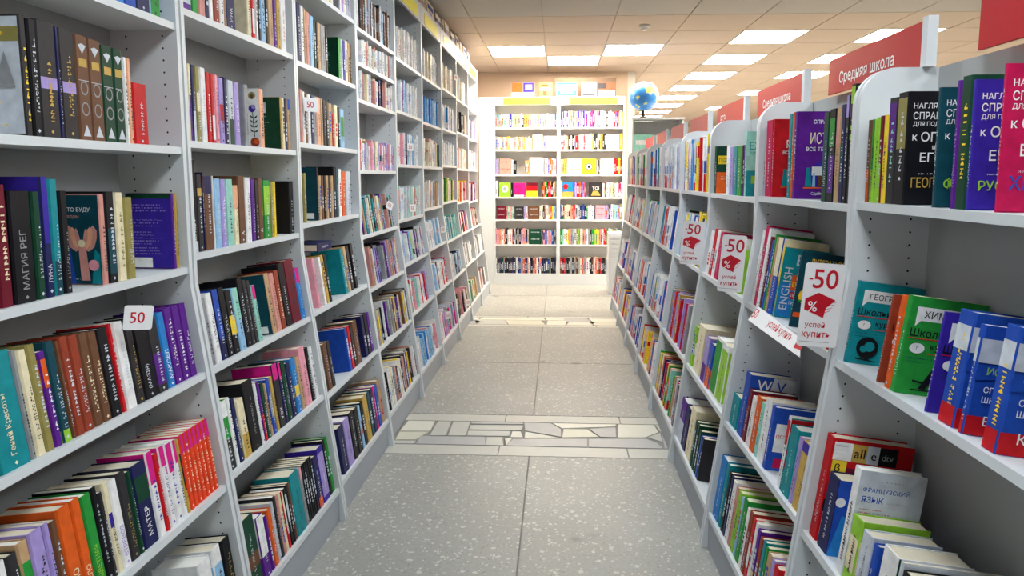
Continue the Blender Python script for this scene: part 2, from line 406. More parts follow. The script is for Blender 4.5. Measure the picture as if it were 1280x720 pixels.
def bookcase(side, y0, y1, shelves, label, group, top, hdr=False, sign=False):
    left = side == 'L'; out = 1 if left else -1
    ym = (y0 + y1) / 2; h = (y1 - y0) / 2 - (.004 if y0 < 2.6 else 0)
    k = slope(side, ym)
    root = empty('bookcase', ((footL if left else footR)(ym), ym, 0)); tag(root, label, 'bookcase', group)
    root.rotation_euler.z = -math.atan(k)
    up = -0.147 if left else 0.163                     # the upper part stands back by this much
    kk = KINK if left else KINK_R
    X = lambda z: up * min(1.0, z / kk)
    xb = -BACK_L if left else BACK_R
    for s_, (a, b) in ((0, (-h + .0006, -h + TH)), (1, (h - TH, h - .0006))):
        if left: poly = [(xb, 0), (0, 0), (up, KINK), (up, top), (xb, top)]
        else:
            poly = [(xb, 0), (0, 0), (up, kk)]
            rr = 0.085
            for q in range(0, 9):
                an = q / 8 * math.pi / 2
                poly.append((up + rr - rr * math.cos(an), top - rr + rr * math.sin(an)))
            poly.append((xb, top))
        mb = MB(); mb.prism(poly, a, b, lambda p, hh: (p[0], hh, p[1]))
        pn = mb.build('side_panel', 'white', root)
        zs = [z for z in [0.24 + 0.032 * k_ for k_ in range(70)] if z < top - .12]
        face = (a, -1) if s_ == 1 else (b, 1)
        holes(pn, lambda z: X(z) - out * 0.04, xb + out * 0.045, zs, face[0], face[1])
    MB().box(min(xb, xb - out * 0.006), max(xb, xb - out * 0.006), -h + .001, h - .001, 0.02, top).build('back_panel', 'backp', root)
    for z in shelves:
        th = LEAN if z < KINK else 0
        xf = X(z) - out * 0.004
        shelf_box(xf, -h + TH, h - TH, z, xb, th, out).build('shelf', 'white', root)
    zb = shelves[0]
    xk = X(zb) - out * 0.006
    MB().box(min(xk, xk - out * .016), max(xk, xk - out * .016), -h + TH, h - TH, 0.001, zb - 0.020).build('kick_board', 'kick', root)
    if hdr:
        MB().box(up - .016, up - .001, -h + TH, h - TH, 2.49, top - .001).build('header_board', 'white', root)
        yl = MB().box(up - .001, up + .002, -h + .12, h - .12, 2.502, 2.585).build('yellow_sign', 'yellow', root)
        yl['label'] = 'yellow category strip'
    if left: MB().box(xb, up - .017 if hdr else up - .004, -h + TH, h - TH, top - .02, top - .002).build('top_board', 'white', root)
    return root
LS = {0: [.14, .517, .849, 1.149, 1.48, 1.81, 2.16], 1: [.139, .53, .849, 1.181, 1.50, 1.861, 2.2], 2: [.147, .516, .857, 1.213, 1.533, 1.848, 2.16],
      3: [.155, .509, .821, 1.096, 1.433, 1.790, 1.973, 2.144], 4: [.15, .53, .847, 1.126, 1.477, 1.811, 2.129], 5: [.15, .53, .86, 1.16, 1.477, 1.80, 2.129],
      6: [.15, .52, .847, 1.18, 1.50, 1.811, 2.15], 7: [.15, .53, .847, 1.15, 1.477, 1.83, 2.14], 8: [.15, .53, .847, 1.126, 1.477, 1.811, 2.129]}
NUM = ['nearest', 'second', 'third', 'fourth', 'fifth', 'sixth', 'seventh', 'eighth', 'ninth']
LTOP = 2.62
for b in range(9):
    bookcase('L', YL[b], YL[b + 1], LS[b], 'tall white wall bookcase full of books, %s along the left side of the aisle' % NUM[b],
             'tall white bookcases along the left wall', LTOP, hdr=True)
RS = [.142, .505, .95, 1.322]
RSB = {0: [.142, .492, .945, 1.338], 1: [.142, .5, .948, 1.33]}
def rz(bay, z): return RSB.get(bay, RS)[RS.index(z)]
for b in range(8):
    bookcase('R', YR[b], YR[b + 1], RSB.get(b, RS), 'low white bookcase with rounded top corners, %s along the right side of the aisle' % NUM[b],
             'low white bookcases on the right of the aisle', 1.66)
# bookcase across the end of the aisle: two bays
BZ = [.145, .525, .85, 1.137, 1.425, 1.74, 2.02]
BXS = [-0.835, -0.002, 0.835]
for k in range(2):
    x0, x1 = BXS[k], BXS[k + 1]; xm = (x0 + x1) / 2
    root = empty('bookcase', (xm, BY, 0))
    tag(root, 'white bookcase facing the viewer at the aisle end, %s one of the pair' % ('left' if k == 0 else 'right'), 'bookcase', 'pair of white bookcases across the end of the aisle')
    for (a, b) in ((x0 + .0006 - xm, x0 + .022 - xm), (x1 - .022 - xm, x1 - .0006 - xm)):
        MB().box(a, b, 0, 0.2, 0, 2.40).build('side_panel', 'white', root)
    MB().box(x0 + .001 - xm, x1 - .001 - xm, 0.2, 0.206, 0.02, 2.40).build('back_panel', 'bright', root)
    for z in BZ: MB().box(x0 + .022 - xm, x1 - .022 - xm, 0.003, 0.2, z - .02, z).build('shelf', 'white', root)
    MB().box(x0 + .022 - xm, x1 - .022 - xm, 0.003, .02, 0.001, .124).build('kick_board', 'white', root)
    MB().box(x0 + .022 - xm, x1 - .022 - xm, 0.001, .02, 2.30, 2.40).build('header_board', 'white', root)
    MB().box(x0 + .022 - xm, x1 - .022 - xm, 0.021, .2, 2.38, 2.40).build('top_board', 'white', root)
    MB().box(x0 + .13 - xm, x1 - .10 - xm, -.003, .0005, 2.305, 2.385).build('yellow_sign', 'yellow', root)
o = MB().box(-1.02, -0.8365, BY, BY + .3, 0, 2.40).build('filler_panel', 'white'); 
tag(o, 'tall narrow white panel filling the corner beside the end bookcase', 'panel')

# ------------------------------------------------------------------ books
class B: pass
ALL = []                                               # every book of the scene
def yat(side, z, sb, px):
    """distance along the run at which the spine line of a row meets the photo column px."""
    lo, hi = 0.35, 9.6
    f = (lambda y: (XL(y, z) - sb, y, z)) if side == 'L' else (lambda y: (XRt(y, z) + sb, y, z))
    for _ in range(40):
        m_ = (lo + hi) / 2
        x = proj(f(m_))[0]
        if (x < px) == (side == 'L'): lo = m_
        else: hi = m_
    return (lo + hi) / 2
def add(side, bay, z, ya, yb, c, H=None, D=None, sb=0.012, **kw):
    b = B(); b.side, b.bay, b.z, b.ya, b.yb, b.c = side, bay, z, ya, yb, c
    b.H = H or random.uniform(.195, .225); b.D = D or random.uniform(.125, .145); b.sb = sb
    b.title = kw.get('title'); b.ink = kw.get('ink'); b.bands = kw.get('bands', []); b.cover = kw.get('cover'); b.note = kw.get('note')
    b.lean = kw.get('lean', 0); b.hard = kw.get('hard', b.yb - b.ya > .02)
    ALL.append(b); return b
def row(side, bay, z, txt, D=None):
    """x0 x1 colour height [T=word] [K=ink] [B=colour@z0-z1] [C=cover style] [N=note]; x0, x1 are photo columns of the spine's foot."""
    out = []
    if side == 'R': z = rz(bay, z)
    for e in txt.split(';'):
        t = e.split()
        if not t: continue
        x0, x1 = float(t[0]), float(t[1]); kw = {}; bands = []; sb = 0.012; d = D
        H = float(t[3]) if len(t) > 3 and '=' not in t[3] else None
        for q in t[3:]:
            if q.startswith('T='): kw['title'] = q[2:].replace('_', ' ')
            if q.startswith('K='): kw['ink'] = q[2:]
            if q.startswith('C='): kw['cover'] = q[2:]
            if q.startswith('N='): kw['note'] = q[2:].replace('_', ' ')
            if q.startswith('S='): sb = float(q[2:])
            if q.startswith('D='): d = float(q[2:])
            if q.startswith('B='):
                c_, r_ = q[2:].split('@'); a_, b_ = r_.split('-'); bands.append((c_, float(a_), float(b_)))
        ya, yb = sorted((yat(side, z, sb, x0), yat(side, z, sb, x1)))
        out.append((ya, yb, t[2], H, d, sb, bands, kw))
    lo_, hi_ = (YL, YR)[side == 'R'][bay] + .03, (YL, YR)[side == 'R'][bay + 1] - .03
    y0, y1 = min(q[0] for q in out), max(q[1] for q in out)
    n0, n1 = max(y0, lo_), min(y1, hi_); k = (n1 - n0) / (y1 - y0)
    for ya, yb, c, H, d, sb, bands, kw in out:
        add(side, bay, z, n0 + (ya - y0) * k + .0004, n0 + (yb - y0) * k - .0004, c, H, d, sb, bands=bands, **kw)

# ---- nearest left bookcase
row('L', 0, 1.81, '118 130 lb .2;130 140 gn .19;141 158 sb .22;159 173 bl .24;173 190 nv .24;190 203 lb .21 B=gn@0-.3')
row('L', 0, 1.48, '-24 -4 gy .23;36 45 dk .235 C=foil N=with_shiny_silver_cover K=ye;47 57 bk .232;57 80 dk .236 K=gd B=li@.42-.52 N=with_a_lilac_band;80 84 nv .232;84 103 dk .232 K=gd B=li@.42-.52 N=with_a_lilac_picture_band;'
    '104 119.5 br .228 C=emb N=with_pale_emblems;119.5 135 br .226 C=emb N=with_pale_emblems_beside_the_green_pair;135 149 dg .22 C=emb N=with_pale_emblems;149.5 161 dg .22 C=emb N=with_pale_emblems_beside_white_spine;162 166 wh .205;166 171 pe .205;172 189 rd .15')
row('L', 0, 1.149, '-12 3 mr .22;5 21 mr .235 K=cr;24 50 bk .222 T=МАГИЯ_РЕГ K=gy;52 62 dg .22 K=lw;63 73 nv .25 T=ЛУНА K=lw B=bv@.45-1;73.5 84 tl .245 K=lw B=dt@0-.3;86 95 bk .22 K=gy;133 140 ro .21 C=wing N=with_pink_wings_on_its_teal_cover;'
    '141 152 bk .215 B=dt@.1-.6;153 163 cr .212 K=ol;164 174 ol .20 N=with_marbled_green_spine;221 225 pu .205 C=pback N=with_white_barcode_on_purple_back;225.5 229 gd .205')
row('L', 0, .849, '-30 -14 dg .215;-14 0 dk .22;2 40 tl .225 T=Гений_Красоты K=cr N=with_gold_lettering;41 47 gy .22;48 59 cr .215;60 70 ol .22;71 80 pu .20 B=orr@.62-.92 K=wh;81 92 dt .215 B=lg@0-.12;93 97 br .21;98 108 bb .215;108.5 120 bb .212;120.5 131 br .21 K=cr;131.5 142 br .207 K=cr;'
    '142.5 155 bk .208 K=lw;156 161 rd .212;162 174 wh .21 K=lw;175 184 dk .205 K=gd;185 200 bk .20 T=(МАЗІЯ) K=lw;201 213 dk .203 B=pu@.1-.5;214 222 sb .20 T=МАКСЕЛ K=wh;222.5 231.5 pu .205 K=wh;232 240.5 pu .205 K=wh N=in_the_middle_of_three_alike;241 249 pu .205 K=wh')
row('L', 0, .517, '0 14 wh .19;15 30 dk .19 K=wh;31 46 tn .2 B=gn@.5-.8;47 66 li .205;67 75 li .205;76 85 br .2;86 104 orr .215 T=ТЕЛО K=cr;105 117 orr .215 T=ТЕЛО K=cr;118 131 gn .21 T=ЦВЕТНАЯ K=lg;132 139 bk .215 K=lw;140 145 dk .195;145.5 153 cr .21 B=bv@.5-.66;154 164 wh .205 T=ВТРЕВОЗ K=li;165 176 dk .21 K=ol;177 182 dg .20;'
    '183 201 nv .205 T=МАТЕР K=wh B=dg@.55-.85;202 211 wh .215 B=mg@.62-1 K=bv;212 217 rd .20;218 225 wh .21 B=mg@.75-1 K=bv;226 234 wh .21 B=mg@.62-.98 K=bv;235 240 wh .205 B=mg@.7-1;240.5 244 gd .2 B=bk@.3-.8;'
    + ';'.join('%.1f %.1f fl .205 B=mg@.76-1 K=cr N=with_pink_top_in_a_matching_set' % (244.5 + 5.25 * i, 244.5 + 5.25 * i + 5) for i in range(7)))
row('L', 0, .14, '160 180 tn .22;181 200 wh .225;202 220 ye .225 B=mr@.5-.9;222 236 wh .225;238 250 lg .232;252 266 wh .23 B=pk@.6-.9;268 282 wh .235 K=bl;284 294 wh .238 B=lb@.3-.8;296 305 bk .235 K=gd')
# ---- second left bookcase
row('L', 1, 1.861, '224 240 pu .2 B=lw@.1-.2;241 249 gn .2;250 258 ro .2;258 263 nv .2;263 268 wh .2;269 276 bb .2;276 282 wh .2;283 285 tn .2;285 296 nv .2 T=ИНК K=lw;311 316 cr .2 N=with_pale_printed_cover;317 321 rd .2 B=wh@.1-.5;322 325 wh .2;325.5 328 bk .16;328.5 334 lb .2;334.5 337.5 bk .2;338 344 tn .2;344.5 348 pu .2;348.5 353 gd .2;353.5 360 wh .2 K=ro')
row('L', 1, 1.50, '232 237.5 ol .22 T=СЯКТЫ_ГУЛ K=cr;238 242 cr .215 B=pu@0-.6;242.5 247 nv .215 B=lw@0-.4;247.5 253 ol .215 B=cr@.4-.65;253.5 260.5 wh .215 K=lw;261 266 rd .205 K=wh;266.5 271 rd .205 B=wh@.05-.4;271.5 276 pk .205 K=rd;276.5 282.5 li .2 B=rd@.35-.6;283 287.5 nv .205 K=wh;288 295 lw .2 B=dg@0-.4;295.5 302 li .2 K=wh;308 313 gy .2 N=with_grey_back_cover;'
    '327 332.5 pe .2 C=flower N=with_botanical_drawing_on_white_cover;353 355.4 gd .19 C=gback N=with_portrait_on_dark_green_cover;355.5 358.5 cr .19;358.6 361.6 nv .19;362 365.5 tn .19 B=bl@.8-1')
row('L', 1, 1.181, '239 248.5 bk .265 T=БЕГУЩИЙ K=wh B=lw@0-.12;249 256 dk .225 K=lw B=gd@.72-.82;257 258 nv .23;258.5 269.5 br .22 B=nv@.75-1;270 271.4 wh .22;272 280 lb .212 K=lw;280.4 287 li .21 K=wh;287.5 296.5 mt .21;297 303 cr .19 B=pe@.6-1;303.5 312 br .22 T=А K=wh;312.5 319.5 wh .215;320 325 pu .21;325.5 329 dk .205;329.5 335 br .212 T=А K=wh;336 344.5 gn .205 B=lg@.4-.9;345 348.5 ol .2;349 352 ye .2 K=ol;369 374.6 bk .2 K=lw N=with_plain_black_cover')
row('L', 1, .849, '267 273 gy .2;274 281.5 wh .21 C=wpage N=with_white_printed_page_cover;282 290 nv .215 B=bl@.3-1;290.5 298 bk .215;298.5 306.5 bk .2 B=ye@.3-.6;307 315 lb .2 B=mt@.5-1;316 322 bk .225;322.5 327 dk .215 K=gy;327.3 331.6 dk .21 K=gy;332 337 mt .19 B=mg@.75-1;350 355.5 tn .215 C=dgback N=with_dark_green_printed_cover;356 362 ro .21;362.5 368 bb .215 K=cr;368.5 376 bk .235;376.5 387.5 mr .24 K=dk;388 393 sb .2 B=mg@.7-1')
row('L', 1, .53, '283 295 gn .21 B=wh@.76-1 B=dk@0-.45 N=with_green_middle_band;295.5 300 wh .21;300.5 306 nv .2;307.5 317 cr .185 B=gd@.0-.4;318 332 bk .225 K=gy;332.5 336 wh .2;336.5 340 pu .2 B=rd@0-.45;340.5 345 dg .19;345.5 348 tn .18;348.5 353 bl .19 B=gy@.3-.7;353.5 357 gd .19;358 365 dk .225 T=УОХ K=wh B=mg@.75-1;365.5 369 nv .22 B=mg@.72-1;369.5 375 dg .215;375.5 381 nv .2;382 388 sb .205 B=ye@.3-.5;388.5 393 tn .2;393.5 401 pk .225;402 405.5 bk .21;406 410 wh .205')
row('L', 1, .139, '310 329 dg .23 B=br@.3-.5 N=with_photo_cover;331 341 pu .2 B=wh@.35-1 N=spiral_bound;342.5 346 pu .18;346.5 352 orr .19;352.5 356 lw .2 N=with_spiral_edge;356.5 360 dk .21;360.5 363.5 ro .205;364 366.5 cr .205;367 370 rd .2 B=cr@.3-1;370.5 374 bk .2 B=lw@.4-.9;374.3 376.6 bk .205;377 379.3 br .205;380 392 tl .22 K=dt;392.5 396 gy .215 B=pk@.8-1;'
    + ';'.join('%.1f %.1f bk .215 K=wh N=in_a_run_of_alike_spines' % (396.5 + 2.7 * i, 399 + 2.7 * i) for i in range(5)) + ';410.5 416 nv .2 B=orr@.0-.2;416.5 424.5 bv .215 B=li@.1-.9;425 428 bk .225;428.3 431 gn .225')
# ---- nearest right bookcase
row('R', 0, 1.322, '1073 1077.5 br .195 B=orr@0-.4;1078 1082.5 lg .195 B=gn@.4-1;1083 1087 lg .198;1087.5 1092 mr .2 B=lg@0-.45;1092.5 1097.5 ye .2;1098 1108 dk .235 K=mt B=pu@.5-.95;1108.5 1121 bk .242 K=lw B=ol@.5-.95 C=oge1 N=with_white_lettering_and_yellow_subject;'
    '1157 1161 dt .235 C=oge2 N=with_dark_teal_cover_and_lime_subject;1180 1185 pu .24 K=li;1186 1199 dg .245 K=ye;1200 1204 bv .235 C=oge3 N=with_violet_cover_and_white_lettering;1237 1241 cs .25 C=oge4 N=with_crimson_cover;1290 1300 mr .24', D=.17)
row('R', 0, .95, '1050 1053 tl .205 C=sk1 N=with_globe_drawing_on_teal_cover;1091 1094 bb .2 C=sk2 N=with_red_cover;1101 1107 orr .205;1108 1114 gn .21 C=sk3 N=with_microscope_drawing_on_green_cover;1151 1154 bv .2 C=sk4 N=with_speech_bubble_on_violet_cover;1168 1187 bl .215 K=ye C=sp1 N=with_red_foot_and_white_top;1193 1199 bl .2 C=sp2 N=with_lime_word_and_red_foot;1222 1240 bl .215 K=ye C=sp3 N=with_red_foot_nearest_the_viewer', D=.16)
row('R', 0, .505, '1000 1008 rd .27 C=dtv N=tall_dictionary_with_banded_cover D=.2;1010 1022 nv .19 K=lw C=blue N=with_navy_spine_and_blue_cover;1034 1041 wh .255 C=fra N=with_French_course_lettering;1042 1053 lg .155 B=cr@.2-.7;1055 1066 lw .145 N=spiral_bound;1068 1074 bl .14;1079 1097 wh .16 C=pic N=with_orange_picture_on_white_cover;1099 1102 lw .16 D=.2;1103 1116 bk .15 B=sb@0-.5 D=.2;1120 1136 gn .14 D=.2;1137 1156 gn .14 D=.2;1157 1178 gn .14 D=.2', D=.15)
row('R', 0, .142, '968 980 gn .22;982 992 wh .2;994 1006 rd .2;1008 1022 cr .19;1024 1040 bl .2;1044 1064 wh .2', D=.19)
# ---- second right bookcase
row('R', 1, 1.322, '946 947.3 lw .24;947.5 955 cs .262;955.5 957.5 rd .262 C=spr N=with_red_cover_and_white_capitals;975.7 979.5 tl .265;980 982.3 orr .268;982.6 986 pu .268 C=spi N=with_purple_cover_and_shop_scene;1020.5 1027 dg .245 B=dt@.3-.8;1028 1036 bk .25 B=gn@.6-.9 B=pu@.1-.5;1037 1042.5 tn .25 B=ro@.6-.9;1043 1048.5 nv .255 B=dt@.2-.6;1049 1053.5 bk .275 K=wh B=li@.8-1;1054.5 1061 bk .3 K=wh B=lg@.84-.98 B=lg@.62-.66 B=lg@.54-.58 N=with_lime_stripes', D=.16)
row('R', 1, .95, '919 922.5 wh .265 D=.12;923 926.5 cs .285 C=vser N=with_black_capitals_under_a_red_edge D=.15;927 930 wh .275;930.5 933 mr .25;933.3 936 bl .24;936.3 938.5 gn .262;939 941 tn .255;942 949 bl .255 B=cr@.5-1;950.5 953 ye .23 B=tl@0-.5 C=eng N=with_teal_cover_lettered_ENGLISH;977 979.5 dt .232 C=dteal N=with_dark_teal_cover_and_cartoon;999 1003 rd .2;1008 1012 sb .18;1018 1023 wh .17;1028 1033 bl .175;1042 1046 orr .195 D=.1;1047 1056 wh .2 B=orr@.1-.5 D=.1', D=.15)
row('R', 1, .505, '903 911 tl .115;912.5 918.5 bl .225 C=blw N=with_blue_cover_and_white_letters;919 923 mr .18;924 928 wh .17;929 934.5 orr .185;935 938.5 mt .18;939 946.5 wh .205;947 951 bl .2 C=tagc N=with_white_tag_on_blue_cover;967 971 wh .215 B=rd@.6-.95 C=stripe N=with_teal_striped_cover;972 982 tl .2 K=mt;983 986.5 li .19;988 1001 gd .19 B=bv@.85-1', D=.155)
row('R', 1, .142, '871 877.5 sb .235;878 881 tl .235;882 884.5 bk .22;885 887.5 nv .22;888 892 wh .215;892.5 896 ro .21;896.5 901 lg .21;901.5 904 lb .205;904.5 910 gn .215;910.5 914 wh .2;914.5 919.5 bb .205;920 924 rd .2 B=wh@.2-.6;924.5 928 wh .2;928.5 933 pu .19 B=ye@0-.3;933.5 938 bb .18;938.5 943 tl .185;943.5 947 gn .18;947.5 954 tn .175;954.5 959 li .175;959.5 967 rd .17;967.5 975 wh .165;975.5 982 cr .165', D=.2)
# ---- third right bookcase, upper shelf
row('R', 2, 1.322, '883 886 dg .215 C=geo N=with_yellow_and_orange_cover;899.5 903.5 wh .21;904 908.5 li .2;909 914 tl .2;914.5 920.5 gn .2;921 923 bk .2;923.3 924.8 pu .2;925 927.5 mt .25 C=mint N=with_mint_cover;941 943.5 orr .17', D=.16)
row('R', 2, .95, '872 876 wh .2;876.5 880 rd .215;880.5 884 wh .215;884.5 889 cs .21 C=tagc;902 906 bl .2 C=tagc;912 916 wh .21;917 921 lg .17', D=.15)
row('R', 2, .505, '853 856 lg .19 B=wh@.3-.6;858 866 cr .22 D=.2;868 873 li .2 B=pu@0-.4;874 879 bl .19 B=orr@0-.45;881 889 wh .24 B=gn@.05-.95;889.5 898 wh .24 B=lg@.05-.9', D=.15)
row('R', 2, .142, '838 844 pu .2 B=lw@0-.5;844.5 849 nv .2;850 856 cr .23;857 859.5 dg .2;860 862.5 dg .2;863 865.5 dg .19;866 868 bl .18;868.5 870 dk .18', D=.2)

# ---- remaining rows: colours read off the photograph, widths by eye
def gen(side, bay, z, pal, H=.205, wmin=.009, wmax=.026, fill=1.0, D=None, hv=.02, gap=0.05, flag=0):
    ylist = YL if side == 'L' else YR
    y, end = ylist[bay] + .02, ylist[bay + 1] - .02
    end = y + (end - y) * fill; pal = pal.split()
    i = random.randrange(len(pal))
    while y < end - .006:
        t = min(random.uniform(wmin, wmax), end - y)
        c = pal[i % len(pal)] if random.random() < .75 else random.choice(pal); i += 1
        bands = []
        if random.random() < .4:
            a = random.uniform(0, .7); bands.append((random.choice(pal + ['wh']), a, a + random.uniform(.08, .3)))
        if random.random() < flag: c = random.choice(['wh', 'lw', 'wh']); bands = [('rd', 0, random.uniform(.15, .35)), (random.choice(['bl', 'sb', 'bl']), .35, random.uniform(.5, .62))]
        add(side, bay, z, y, y + t - .0006, c, H + random.uniform(-hv, hv * .6), D, sb=random.choice([.01, .012, .012, .02, .03]), bands=bands)
        y += t + (random.uniform(.02, .07) if random.random() < gap else 0)
darks = 'bk dk nv br dk mr gy bk dg tn'
gen('L', 2, 2.16, 'wh lw gy wh li cr', .2)
row('L', 2, 1.848, '374 379 nv .23;379.5 383 wh .225;383.5 386 tn .22;386.5 391 ro .215;391.5 396 lb .21;396.5 399 dg .2;399.5 401 bk .2;401.5 405 tn .2;405.5 411 gy .2;411.5 414 bk .2;428 431.5 gn .19 C=gback N=with_dark_green_cover;432 434 lw .19;434.5 437 bv .19;437.5 440 cr .195;440.5 443 tn .19;443.5 445 br .19')
row('L', 2, 1.533, '378 381 ro .21;381.5 384 wh .205;384.5 387 br .2;387.5 391 wh .2;391.5 394 nv .2;394.5 398 gy .2;398.5 403 pe .2;403.5 406 tn .2;406.5 410 bk .195;410.5 413 dk .195;413.5 417 tn .19;417.5 420 rd .15;420.5 424 cr .19;425 427 bk .185;427.5 432 lb .18 B=gn@.3-.8')
row('L', 2, 1.213, '383 385.5 ol .2;398.5 401 bk .225 C=dgback N=with_dark_printed_cover;401.5 404 tn .19;404.5 407 br .19;407.5 410 bk .19;410.5 413 tn .19;413.5 416 dk .19;416.5 419 tn .19;419.5 422 bk .23;422.3 425.5 dt .23;426 429 wh .22;429.5 434 orr .21;435 440 lw .21')
row('L', 2, .857, '401 403 pk .21;408 410.5 wh .205 C=wpage N=with_white_printed_cover;411 414 gd .21;414.3 417 bk .21;434 437.5 tl .21 K=wh N=with_teal_cover;438 441 tn .215;441.5 444.5 dk .215;446.5 449.5 bk .22')
row('L', 2, .516, '402 408 dk .195;409 415 br .195;415.5 420 dk .195;443 446.5 bl .2 K=lw N=with_starry_blue_cover;447 450.5 rd .2;451 454 dk .2;455 461 br .205;467.5 471 nv .205;471.5 475.5 bk .205;476 479 pu .2')
row('L', 2, .147, '432 440 nv .2;440.5 448 li .205;449 455 bk .21;455.5 461 bk .205;461.5 464 lb .2;464.5 468 bk .205;468.5 474 gd .215;474.5 478 dt .215;478.5 482 nv .215;482.5 484 mg .215;484.5 488 bl .21;488.5 492 tn .22')
L4 = {2.144: ('bk dk wh br gy lb', .2), 1.973: ('wh cr lw wh ro lw', .13), 1.79: ('wh lw li wh nv ro cr', .15), 1.433: ('ol cr li dt rd wh pk wh li lw', .15), 1.096: ('ro lb bk cr bk mt pu tn br tl dt', .2),
      .821: ('ro dk tn gy lw bk pu li bv gy cr', .205), .509: ('tn gy br ye gy ye gy pu wh bk wh bk', .2), .155: ('pu wh cr ye wh bk gy dk ro bk nv wh', .2)}
for z, (p, h) in L4.items(): gen('L', 3, z, p, h, wmin=.009, wmax=.022)
lite = {2.13: 'wh lw wh wh cr wh', 1.81: ['pu wh lw lb wh wh', 'sb lb sb sb sb lb', 'sb lw sb wh', 'dk bk wh tn', 'wh li gy'], 1.477: ['wh wh nv pk lb wh lw', 'dg cr ro wh lw wh', 'lw bk wh wh lb', 'wh cr ro wh', 'pk dk wh wh'],
        1.13: ['wh ro mt lw wh', 'tn ol wh lb lw', 'lg wh gn rd cr', 'rd wh pk ye orr', 'wh orr pu dk'], .847: ['wh pu ro lw lb lg wh bk', 'wh lw lb wh lw', 'mt tl wh lw', 'rd wh pk dk pu lb', 'wh br pk'],
        .53: ['wh pk wh rd mt li wh', 'wh rd mr wh lb wh', 'nv bk lb wh lw', 'gy wh lw wh', 'wh wh gy'], .15: ['lb pk wh lb sb sb lw wh', 'li pk wh mg lw gn', 'dk wh tn pk lw', 'tn wh gy gn', 'wh ro gy']}
for b in range(4, 9):
    for z in LS[b]:
        zz = min(lite, key=lambda q: abs(q - z)); p = lite[zz]; p = p if isinstance(p, str) else p[b - 4]
        gen('L', b, z, p, .21 if z > 2 else .2, wmin=.01, wmax=.03, gap=.15, fill=random.uniform(.8, 1))
school = 'wh bl wh rd lw wh sb wh lw tl ye wh gn wh orr lw bl cs li'
for b in range(2, 8):
    for z, d in zip(RS, (.2, .155, .15, .16)):
        if b == 2: continue
        p = {3: {1.322: 'wh sb rd wh rd bl tn wh ye', .95: 'lb wh lw ye bl rd dg', .505: 'gd gd gy li cs rd bl', .142: 'rd bk gy cs nv lw tn cr gn mt pk orr ye gn'}}.get(b, {}).get(z, school if z != .142 else 'bl rd li pe bl wh rd ye')
        gen('R', b, z, p, {1.322: .275, .95: .26, .505: .25, .142: .225}[z], wmin=.008, wmax=.028, fill=.97, D=d, gap=.16, flag=.45 if b > 3 or z == 1.322 else 0)

# ---- end bookcase: local run along +X, facing the viewer
def addb(bay, z, x0, x1, c, H, face=False, **kw):
    b = add('B', bay, z, x0, x1, c, H, .145 if not face else .03, sb=.015, **kw); b.face = face; return b
def genb(bay, z, pal, H=.2, x0=None, x1=None, w=(.012, .03)):
    x = x0 if x0 is not None else BXS[bay] + .026; e = x1 if x1 is not None else BXS[bay + 1] - .026; pal = pal.split(); i = 0
    while x < e - .008:
        t = min(random.uniform(*w), e - x)
        bands = [(random.choice(pal + ['wh']), *sorted((random.random(), random.random())))] if random.random() < .5 else []
        addb(bay, z, x, x + t - .0008, pal[i % len(pal)], H + random.uniform(-.015, .01), bands=bands); x += t; i += 1
def bx(px): return hit(px, 240, 1, BY).x
genb(0, 2.02, 'gy tl gy ro mt mt lw pe li bv mt cr tn cr ro wh dk gd gd tn ro cr lw mt wh tn', .165)
genb(1, 2.02, 'bv li bv lw bv gy br gy ol gy ro', .2, None, bx(731)); genb(1, 2.02, 'wh wh rd bl rd ro wh ye pu wh gd lw gy dk lw', .2, bx(731), None)
genb(0, 1.74, 'gy cr ol gy cr ro ye cr lw cr', .16, None, bx(665)); addb(0, 1.74, bx(665.5), bx(678), 'cr', .19, True, note='with pale cover'); addb(0, 1.74, bx(679), bx(682), 'li', .17); addb(0, 1.74, bx(682.5), bx(695), 'wh', .17, True, note='with pink curl')
genb(1, 1.74, 'wh rd pk lw ol dk wh bk gy rd bk ro lw', .185, None, bx(735)); genb(1, 1.74, 'wh gy ye dk dk', .2, bx(735), bx(757)); addb(1, 1.74, bx(758), bx(773), 'wh', .19, True, note='with plain white cover'); addb(1, 1.74, bx(774), bx(777), 'ye', .2)
genb(0, 1.425, 'li gy', .21, None, bx(624)); addb(0, 1.425, bx(624.5), bx(639), 'ro', .2, True, note='with sunset cover'); genb(0, 1.425, 'wh bk bk', .19, bx(639.5), bx(645)); genb(0, 1.425, 'gd tn', .19, bx(656), bx(661.5)); addb(0, 1.425, bx(662), bx(679), 'wh', .215, True, note='with scattered small letters', title='dots'); genb(0, 1.425, 'gy wh li orr wh', .2, bx(679.5), None)
genb(1, 1.425, 'wh tn ye', .2, None, bx(708)); addb(1, 1.425, bx(708.5), bx(727), 'cr', .2, True, note='with pale cream cover'); addb(1, 1.425, bx(727.5), bx(744.5), 'ye', .2, True, note='with round eye emblem on yellow', cover='eye'); genb(1, 1.425, 'gy dk', .19, bx(745), bx(750)); addb(1, 1.425, bx(750.5), bx(767), 'wh', .205, True, note='with blank white cover'); genb(1, 1.425, 'rd rd ye', .2, bx(767.5), None)
genb(0, 1.137, 'wh', .2, None, bx(622.5), w=(.02, .02)); addb(0, 1.137, bx(624), bx(638), 'lg', .185, True, note='with white circle on lime', cover='circ'); genb(0, 1.137, 'bk', .18, bx(638.5), bx(641)); addb(0, 1.137, bx(641.5), bx(656), 'mg', .18, True, note='with bold red letters on pink', cover='hate'); addb(0, 1.137, bx(658), bx(672), 'rd', .185, True, note='half red and half yellow', cover='half'); genb(0, 1.137, 'bk orr tn gn bk rd rd', .195, bx(677), None, w=(.015, .022))
